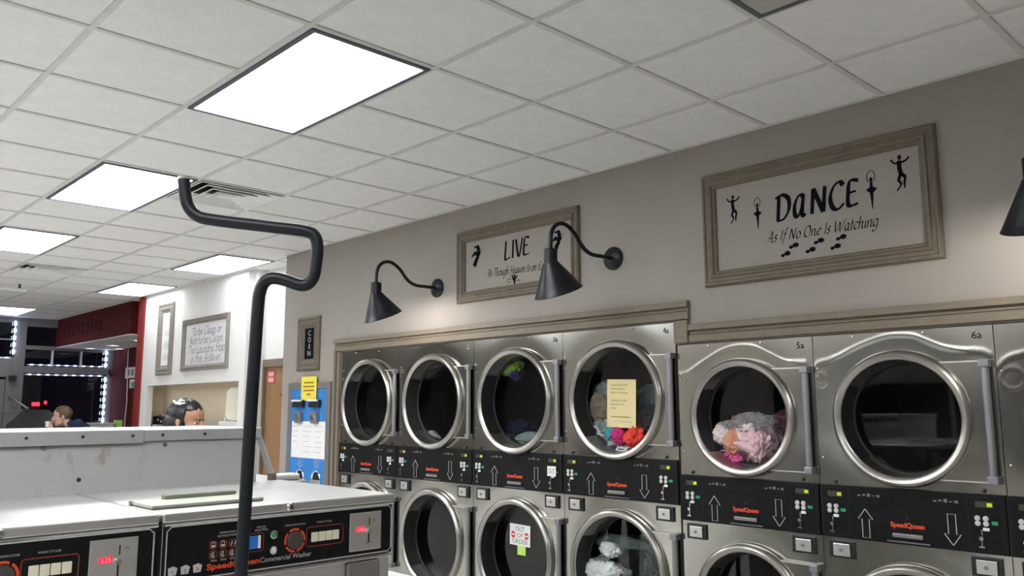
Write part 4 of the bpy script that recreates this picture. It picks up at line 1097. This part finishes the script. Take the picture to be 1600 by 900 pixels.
MB().cyl((-.06, .2, .06), (-.06, .2, .10), .01, n=10).build('lid_switch', M_WHITEPLASTIC, t)

# ------------------------------------------------------------------ storefront
def bar(mb, x0, x1, z0, z1, d=.06): return mb.box(x0, x1, -.05, -.05+d+.05, z0, z1)
wn = struct(bpy.data.objects.new('window_1', None)); COL.objects.link(wn); wn.location = (0, YW, 0)
fr = MB()
for a in ((-.475, -.315, 0, ZC), (.955, 1.06, 0, ZC), (-.315, .955, 2.19, 2.30), (-.315, .955, .62, .72), (-.315, .955, 2.575, 2.64), (-.315, .955, 2.95, ZC)):
    fr.box(a[0], a[1], -.05, .06, a[2], a[3])
fr.build('window_frame', M_ALU, wn, bevel=.004)
MB().box(-.315, .955, -.02, .06, 0, .62).build('window_apron', M_ALU, wn)
for x in (.093, .537): MB().box(x-.012, x+.012, -.04, .04, 2.30, 2.575).build('mullion', M_WHITEMETAL, wn)
MB().box(.20, .24, -.04, .04, 2.64, 2.95).build('mullion', M_ALU, wn)
for x0, x1, z0, z1 in ((-.315, .081, 2.30, 2.575), (.105, .525, 2.30, 2.575), (.549, .955, 2.30, 2.575), (-.315, .955, .72, 2.19), (-.315, .20, 2.64, 2.95), (.24, .955, 2.64, 2.95)):
    MB().box(x0, x1, .0, .006, z0, z1).build('pane', G_WINDOW, wn)
wn2 = struct(bpy.data.objects.new('window_2', None)); COL.objects.link(wn2); wn2.location = (0, YW, 0)
MB().box(-3.2, -.475, -.05, .06, 2.12, 2.44).box(-3.2, -.475, -.05, .06, 3.0, ZC).box(-3.2, -3.1, -.05, .06, 2.44, 3.0).build('window_frame', M_ALU, wn2, bevel=.004)
MB().box(-3.1, -.475, -.03, .03, 2.715, 2.735).build('mullion', M_ALU, wn2)
for z0, z1 in ((2.44, 2.715), (2.735, 3.0)): MB().box(-3.1, -.475, 0, .006, z0, z1).build('pane', G_WINDOW, wn2)
d2 = struct(bpy.data.objects.new('door_2', None)); COL.objects.link(d2); d2.location = (0, YW, 0)
MB().box(-.56, -.475, -.05, .06, 0, 2.12).box(-1.62, -1.54, -.05, .06, 0, 2.12).build('door_frame', M_ALU, d2, bevel=.004)
MB().box(-.64, -.565, -.03, .03, .02, 2.08).box(-1.535, -1.46, -.03, .03, .02, 2.08).box(-1.46, -.64, -.03, .03, 1.99, 2.08).box(-1.46, -.64, -.03, .03, .02, .25).build('door_leaf', M_ALU, d2, bevel=.004)
MB().box(-1.46, -.64, 0, .006, .25, 1.99).build('pane', G_WINDOW, d2)
ph = MB().tube([(-.50, -.06, 1.80), (-.50, -.10, 1.80), (-.30, -.36, 1.62), (-.28, -.36, 1.62)], .016, 10).build('push_bar', M_HINGE, d2, smooth=True)
MB().box(-.62, -.22, -.055, -.03, 1.56, 1.60).build('push_plate', M_GREYMETAL, d2)
MB().box(-.53, -.43, -.13, -.05, 2.06, 2.14).build('door_closer', M_BLACKBOX, d2, bevel=.006)
struct(MB().box(XL, -3.2, YW-.05, YW+.1, 0, ZC).box(-3.2, -1.62, YW-.05, YW+.1, 0, 2.12).build('wall_front', M_WALL))
struct(MB().box(1.06, 1.6, YW-.05, YW+.1, 0, ZC).build('wall_front_right', M_RED))
gnd = struct(MB().box(-14, 10, YW+.12, YW+22, -.22, -.12).build('floor_outside', M_ASPHALT))

def led_strip(label, p0, p1, n, size=.035):
    p0 = Vector(p0); p1 = Vector(p1); d = (p1-p0).normalized()
    t = thing('led_strip', label, 'light strip', (p0+p1)/2, 0, 'led strips around the storefront windows')
    a, b = p0-t.location, p1-t.location
    v = abs(d.z) > .5
    (MB().box(-.008, .008, .0, .006, a.z, b.z) if v else MB().box(a.x, b.x, .0, .006, -.008, .008)).build('strip', M_WHITEPLASTIC, t)
    for k in range(n):
        c = a.lerp(b, (k+.5)/n)
        h = .5*size
        q = MB().box(c.x-(.016 if v else h), c.x+(.016 if v else h), -.016, .0, c.z-(h if v else .010), c.z+(h if v else .010)).build('led', M_LED if v else M_LED2, t)
yl = YW-.058
led_strip('vertical row of bluish lights down the window edge at far left', (-.495, yl, 2.47), (-.495, yl, 3.04), 5, .060)
led_strip('row of lights along the bottom of the upper left window', (-1.6, yl, 2.425), (-.52, yl, 2.425), 9, .05)
led_strip('vertical row of lights beside the three-pane transom window', (.925, yl, 2.30), (.925, yl, 2.72), 4, .055)
led_strip('vertical row of lights down the right side of the big window', (.935, yl, 1.25), (.935, yl, 2.16), 8, .060)
led_strip('row of lights along the top of the big window behind the seated head', (-.30, yl, 2.165), (.90, yl, 2.165), 9, .045)
led_strip('row of lights under the three-pane transom window', (-.28, yl, 2.325), (.90, yl, 2.325), 9, .045)
wn3 = struct(bpy.data.objects.new('window_for_reflections', None)); COL.objects.link(wn3); wn3.location = (XL, 3.3, 0); wn3.rotation_euler = (0, 0, math.pi/2)  # unseen dark window, added on the left wall for the dryers' reflections
for k in range(5):
    MB().box(-3.4+1.36*k, -3.34+1.36*k, -.05, 0, .85, 2.0).build('mullion', M_ALU, wn3)
MB().box(-3.4, 2.1, -.05, 0, 1.94, 2.0).box(-3.4, 2.1, -.05, 0, .79, .85).build('window_frame', M_ALU, wn3)
for k in range(4): MB().box(-3.34+1.36*k, -2.04+1.36*k, -.012, -.004, .85, 1.94).build('pane', M_BLACK, wn3)
# things glowing in the dark outside
t = thing('neon_sign', 'small red glowing sign seen through the big window above the man', 'sign', (1.10, YW+5.0, 0))
MB().box(-.02, .12, -.03, .03, 1.67, 1.75).build('glowing_face', M_REDSIGN, t)
MB().box(-.04, .14, .03, .08, -.12, 1.77).build('sign_back', M_BLACKBOX, t)
MB().box(.22, .26, -.03, .03, 1.71, 1.78).build('small_glow', M_REDSIGN, t)
MB().box(.20, .28, .03, .06, -.12, 1.80).build('small_back', M_BLACKBOX, t)
t = thing('outdoor_lamp', 'single white lamp glowing outside the left part of the big window', 'lamp', (-.05, YW+3.0, 0))
MB().ellipsoid((0, 0, 1.80), (.05, .05, .05), 12, 8).build('globe', mat('white_globe', (1, 1, 1), .4, var=.02, emit=4., ecol=(1, 1, 1)), t, smooth=True)
MB().cyl((0, 0, -.12), (0, 0, 1.76), .03, n=10).build('post', M_BLACKBOX, t)
t = thing('traffic_cone', 'orange red folded banner outside the left part of the big window', 'banner', (-.13, YW+1.2, -.12))
MB().loft([[(-.05, -.02, 1.75), (.02, -.02, 1.78), (.02, .02, 1.78), (-.05, .02, 1.75)], [(.02, -.02, 1.40), (.13, -.02, 1.36), (.13, .02, 1.36), (.02, .02, 1.40)]]).build('cloth', mat('orange_red_cloth', (.55, .06, .02), .8, var=.1, emit=.0), t, fix=True)
MB().cyl((0, .03, 0), (0, .03, 1.80), .012, n=8).build('pole', M_BLACKBOX, t)
t.name = 'folded_banner'
# the white cabinet under the big window, dark seats at far left
t = thing('window_cabinet', 'white low cabinet under the right part of the big window', 'cabinet', (.80, 13.52, 0))
MB().box(-.28, .20, -.16, .18, .05, 1.345).build('body', M_WHITEMETAL, t, bevel=.004)
MB().box(-.30, .22, -.18, .20, 1.345, 1.375).build('cabinet_top', M_WHITEPLASTIC, t, bevel=.005)
for sx in (-1, 1): MB().box(-.04+sx*.005 if sx > 0 else -.27, .19 if sx > 0 else -.045, -.175, -.16, .08, 1.32).build('cabinet_door', M_WHITEMETAL, t, bevel=.003)
MB().box(-.28, .20, -.14, .18, 0, .05).build('plinth', M_BLACKBOX, t)
t = thing('game_cabinet', 'black cabinet with a slanted top at far left before the storefront', 'cabinet', (-.66, 11.2, 0), -YAW)
MB().loft([[(-.30, -.3, 0), (.26, -.3, 0), (.26, .3, 0), (-.30, .3, 0)], [(-.30, -.3, 1.40), (.26, -.3, 1.36), (.26, .3, 1.36), (-.30, .3, 1.40)], [(-.22, -.3, 1.46), (-.08, -.3, 1.60), (-.08, .3, 1.60), (-.22, .3, 1.46)]]).build('body', M_BLACKBOX, t, fix=True, bevel=.01)
MB().box(-.1, .2, -.315, -.3, .3, 1.2).build('front_panel', M_RUBBER, t)

# vestibule wall: papers, conduit, downlights
t = thing('wall_poster', 'white sheet with pictures pinned on the dark red wall', 'poster', (1.05, 12.84, 2.20), WALLROT)
MB().box(-.25, .25, -.008, 0, -.09, .09).build('sheet', M_PAPER, t)
for x in (-.10, .08): MB().box(x-.05, x+.05, -.010, -.008, -.05, .05).build('picture', mat('grey_picture', (.25, .24, .28), .7, var=.3, scale=30), t)
t = thing('wall_card', 'small white and green card below the poster on the red wall', 'card', (1.05, 12.72, 2.015), WALLROT)
MB().box(-.15, .15, -.006, 0, -.07, .07).build('sheet', M_PAPER, t)
MB().box(-.06, .14, -.008, -.006, -.06, .03).build('green_patch', mat('green_patch', (.04, .40, .26), .7, var=.1), t)
t = thing('cable_conduit', 'thin white cable hanging down the red wall below the card', 'cable', (1.05, 12.95, 0), WALLROT)
MB().tube([(-.05, -.012, 2.6), (-.04, -.012, 2.3), (-.0, -.012, 2.0), (.03, -.012, 1.7), (-.01, -.012, 1.4), (.0, -.012, 1.0), (.02, -.012, 0.)], .009, 8).build('cable', M_WHITEPLASTIC, t, smooth=True)
t = note('paper_card', 'lime green card standing low against the red wall', 'card', 13.30, 1.36, .43, .11, M_GREENSTICKY, 1.045)
t = thing('coat_hook', 'dark hook on the window post left of the red wall', 'hook', (1.0, YW-.05, 2.17))
MB().tube([(0, 0, .06), (0, -.05, .05), (0, -.09, -.01), (0, -.10, .05)], .012, 8).build('hook', M_BLACKBOX, t, smooth=True)
MB().box(-.02, .02, -.008, 0, .02, .10).build('hook_plate', M_BLACKBOX, t)
for i, (x, y) in enumerate(((.563, 13.40), (.95, 13.2), (.636, 12.488), (.563, 11.19))):
    t = thing('downlight', ('warm downlight under the red soffit nearest the window', 'warm downlight under the soffit before the red wall', 'warm downlight midway under the red soffit', 'warm downlight at the near end under the red soffit')[i], 'downlight', (x, y, 2.617), 0, 'downlights under the red soffit')
    MB().lathe_z([(.11, 0), (.105, -.012), (.075, -.012), (.07, 0)], 0, 0, 24).build('trim_ring', M_WHITEPLASTIC, t, smooth=True)
    MB().cyl((0, 0, -.003), (0, 0, -.006), .072, n=24).build('lens', M_DOWNLIGHT, t)

# ------------------------------------------------------------------ people
def person(label, loc, heading, P, face_tilt, skin, hair, top, bottom, voxel=.0075, hair_kind='long'):
    root = thing('person', label, 'person', loc, heading)
    mb = MB()
    C = mb.capsule
    C(P['hip'][0], P['hip'][1], .125, .125); C(P['pelvis'], P['waist'], .135, .115); C(P['waist'], P['chest'], .118, .135)
    C(P['sh'][0], P['sh'][1], .062, .062); C(P['chest'], P['neck'], .11, .055); C(P['neck'], P['head0'], .053, .052)
    for s in (0, 1):
        C(P['hip'][s], P['knee'][s], .088, .058); C(P['knee'][s], P['ankle'][s], .056, .040)
        a = Vector(P['ankle'][s]); C(a+Vector((0, .03, -.045)), a+Vector((0, -.15, -.055)), .040, .033)
        C(P['sh'][s], P['elbow'][s], .052, .040); C(P['elbow'][s], P['wrist'][s], .039, .026)
        w = Vector(P['wrist'][s]); d = (w-Vector(P['elbow'][s])).normalized()
        if 'palm' in P and s in P['palm']: d = Vector(P['palm'][s]).normalized()
        side = d.cross(Vector((0, 1, 0)) if abs(d.y) < .8 else Vector((1, 0, 0))).normalized()
        k = w+d*.05
        C(w, k, .024, .030); C(w+side*.015, k+side*.022, .018, .016); C(w-side*.015, k-side*.022, .018, .016)
        bend = d.cross(side)*(.02 if s == 0 else -.02)
        for q, ln in zip((-.028, -.0095, .0095, .028), (.062, .074, .078, .066)):
            f0 = k+d*.028+side*q; f1 = f0+d*ln*.5+bend*.4; f2 = f1+d*ln*.45+bend*1.2
            C(f0, f1, .0092, .0085, 8); C(f1, f2, .0085, .0072, 8)
        th = w+d*.02+side*.03; C(th, th+d*.035+side*.025, .0115, .0105, 8); C(th+d*.035+side*.025, th+d*.065+side*.03, .0105, .009, 8)
    # head in its own frame: face towards -y
    H = Vector(P['head']); R = Matrix.Rotation(face_tilt[1], 3, 'Z') @ Matrix.Rotation(face_tilt[0], 3, 'X')
    hb = MB()
    hb.ellipsoid((0, .012, .035), (.076, .096, .085)); hb.ellipsoid((0, -.028, -.03), (.060, .068, .088)); hb.ellipsoid((0, -.070, -.098), (.026, .022, .020))
    hb.ellipsoid((0, -.055, .045), (.062, .040, .050)); hb.capsule((-.032, -.082, .018), (.032, -.082, .018), .012, .012)
    for s in (-1, 1):
        hb.ellipsoid((s*.040, -.062, -.032), (.022, .024, .022)); hb.ellipsoid((s*.080, .008, -.008), (.008, .018, .030)); hb.capsule((s*.05, -.02, -.08), (s*.02, -.068, -.10), .020, .018)
    hb.capsule((0, -.092, .008), (0, -.116, -.030), .008, .0125); hb.ellipsoid((0, -.108, -.034), (.017, .012, .009))
    hb.capsule((-.020, -.088, -.062), (.020, -.088, -.062), .0085, .0085); hb.capsule((-.017, -.087, -.075), (.017, -.087, -.075), .009, .009)
    T = lambda v: H+R @ Vector(v)
    mb.add([T(v) for v in hb.v], hb.f)
    tmp = mb.build('tmp', skin)
    rm = tmp.modifiers.new('r', 'REMESH'); rm.mode = 'VOXEL'; rm.voxel_size = voxel
    sm = tmp.modifiers.new('s', 'SMOOTH'); sm.factor = .5; sm.iterations = 2
    dg = bpy.context.evaluated_depsgraph_get()
    me = bpy.data.meshes.new_from_object(tmp.evaluated_get(dg)); bpy.data.objects.remove(tmp)
    me.materials.clear()
    for m in (skin, top, bottom, M_BLACKBOX): me.materials.append(m)
    nk = Vector(P['neck']); wr = [Vector(P['wrist'][0]), Vector(P['wrist'][1])]; el = [Vector(P['elbow'][0]), Vector(P['elbow'][1])]
    axn = (Vector(P['head0'])-nk).normalized(); wz = P['waist'][2]-.08
    for p in me.polygons:
        c = p.center; i = 1
        if (c-nk).dot(axn) > .035 and (c-H).length < .26: i = 0
        elif c.z < .11: i = 3
        elif c.z < wz: i = 2
        for s in (0, 1):
            if (c-wr[s]).length < .2 and (c-wr[s]).dot((wr[s]-el[s]).normalized()) > -.01: i = 0
        p.material_index = i; p.use_smooth = True
    link('body', me, root)
    for s in (-1, 1):
        e = MB().ellipsoid(T((s*.031, -.0735, .0)), (.0110, .0105, .0058), 12, 8).build('eye', M_EYE, root, smooth=True)
        MB().ellipsoid(T((s*.031, -.0815, .0)), (.0070, .0045, .0058), 10, 6).build('iris', M_IRIS, e, smooth=True)
        br = MB(); br.capsule(T((s*.016, -.094, .020)), T((s*.046, -.082, .022)), .0045, .003, 8); br.build('eyebrow', hair, root, smooth=True)
    lp = MB(); lp.capsule(T((-.020, -.093, -.064)), T((.020, -.093, -.064)), .005, .005, 8); lp.capsule(T((-.016, -.0935, -.073)), T((.016, -.0935, -.073)), .0055, .0055, 8)
    lp.build('lips', M_LIP, root, smooth=True)
    # hair: a shell over the skull with strand ridges
    n, m_ = 56, 26; vs = []; fs = []
    for i in range(m_+1):
        t_ = math.pi*.98*i/m_
        for k in range(n):
            a = 2*math.pi*k/n
            d = Vector((math.sin(t_)*math.cos(a), math.sin(t_)*math.sin(a), math.cos(t_)))
            front = max(0, -d.y)
            r = Vector((.086, .107, .098))
            rd = .0012*math.sin(a*19+t_*3)+.004*noise.noise(d*5)
            p = Vector((d.x*(r.x+rd), .012+d.y*(r.y+rd), .035+d.z*(r.z+rd)))
            # hairline: pull the shell under the skin over the face
            if hair_kind == 'long':
                lim = .50-.75*front*front*1.0 if front > .35 else -2
                line = .062 if front > .35 else -9
            else:
                line = .050 if front > .45 else (-.012 if abs(d.x) > .55 and d.y < .45 else -.075)
            if p.z < line:
                p = Vector((p.x*.78, p.y*.78, max(p.z, line-.02)))
            vs.append(T(p))
    for i in range(m_):
        for k in range(n):
            j = (k+1) % n
            fs.append((i*n+k, (i+1)*n+k, (i+1)*n+j, i*n+j))
    hm = MB().add(vs, fs)
    if hair_kind == 'long':
        tl = MB()
        tl.ellipsoid((0, .040, -.015), (.084, .086, .110), 24, 16); tl.ellipsoid((0, .062, -.11), (.074, .062, .16), 24, 16)
        for s in (-1, 1): tl.ellipsoid((s*.055, .030, -.04), (.034, .062, .11), 16, 12)
        hm.add([T(v) for v in tl.v], tl.f)
    hob = hm.build('hair', hair, root, smooth=True)
    return root, T
# standing woman, head and hair visible over the bulkhead, turned to the picture's right
PW = dict(pelvis=(0, .01, .93), waist=(0, 0, 1.08), chest=(0, .005, 1.24), neck=(0, .015, 1.40), head0=(0, .0, 1.46), head=(0, -.015, 1.535),
          hip=[(-.085, 0, .90), (.085, 0, .90)], knee=[(-.09, -.01, .48), (.09, -.02, .48)], ankle=[(-.09, .02, .095), (.095, .03, .095)],
          sh=[(-.165, .01, 1.345), (.165, .01, 1.345)], elbow=[(-.21, .03, 1.08), (.21, .03, 1.08)], wrist=[(-.20, -.10, .90), (.20, -.10, .90)])
face_dir = math.atan2(right.y, right.x)            # world heading of picture-right
pw, TW = person('person with black hair and a white hair clip, head showing over the bulkhead', (-1.93, 3.31, 0), face_dir+math.pi/2-.12, PW, (.12, 0), M_SKIN, M_HAIR, M_DARKCLOTH, M_DARKCLOTH)

cl = MB(); cl.tube([TW((-.050, .070, .112)), TW((-.064, .045, .100)), TW((-.070, .015, .098)), TW((-.064, -.012, .108))], [.004, .008, .008, .004], 10)
cl.build('hair_clip', M_WHITEPLASTIC, pw, smooth=True)
# man by the storefront, leaning forward with a hand at his mouth, turned to the picture's left
PM = dict(pelvis=(0, .34, .93), waist=(0, .28, 1.09), chest=(0, .18, 1.31), neck=(0, .055, 1.42), head0=(0, .0, 1.45), head=(0, -.04, 1.515),
          hip=[(-.09, .34, .90), (.09, .34, .90)], knee=[(-.10, .30, .49), (.10, .22, .48)], ankle=[(-.10, .36, .095), (.11, .30, .095)],
          sh=[(-.20, .15, 1.42), (.20, .13, 1.405)], elbow=[(-.24, -.06, 1.14), (.22, -.10, 1.16)], wrist=[(-.15, -.22, 1.10), (.06, -.165, 1.345)], palm={1: (-.25, .12, .9)})
pm, TM = person('person in a navy jacket holding a hand to the mouth, before the lit storefront', (-.665, 10.085, 0), face_dir+math.pi/2+math.pi+.50, PM, (.10, .0), M_SKIN2, M_HAIR2, M_NAVY, M_DARKCLOTH, hair_kind='short')
ph = thing('paper_cup', 'small white cup in the hand of the person in the navy jacket', 'cup', pm.location, pm.rotation_euler.z)
MB().lathe_z([(.0001, 1.385), (.022, 1.385), (.030, 1.455), (.027, 1.455), (.02, 1.39)], .035, -.195, 20).build('cup', M_WHITEPLASTIC, ph, smooth=True)
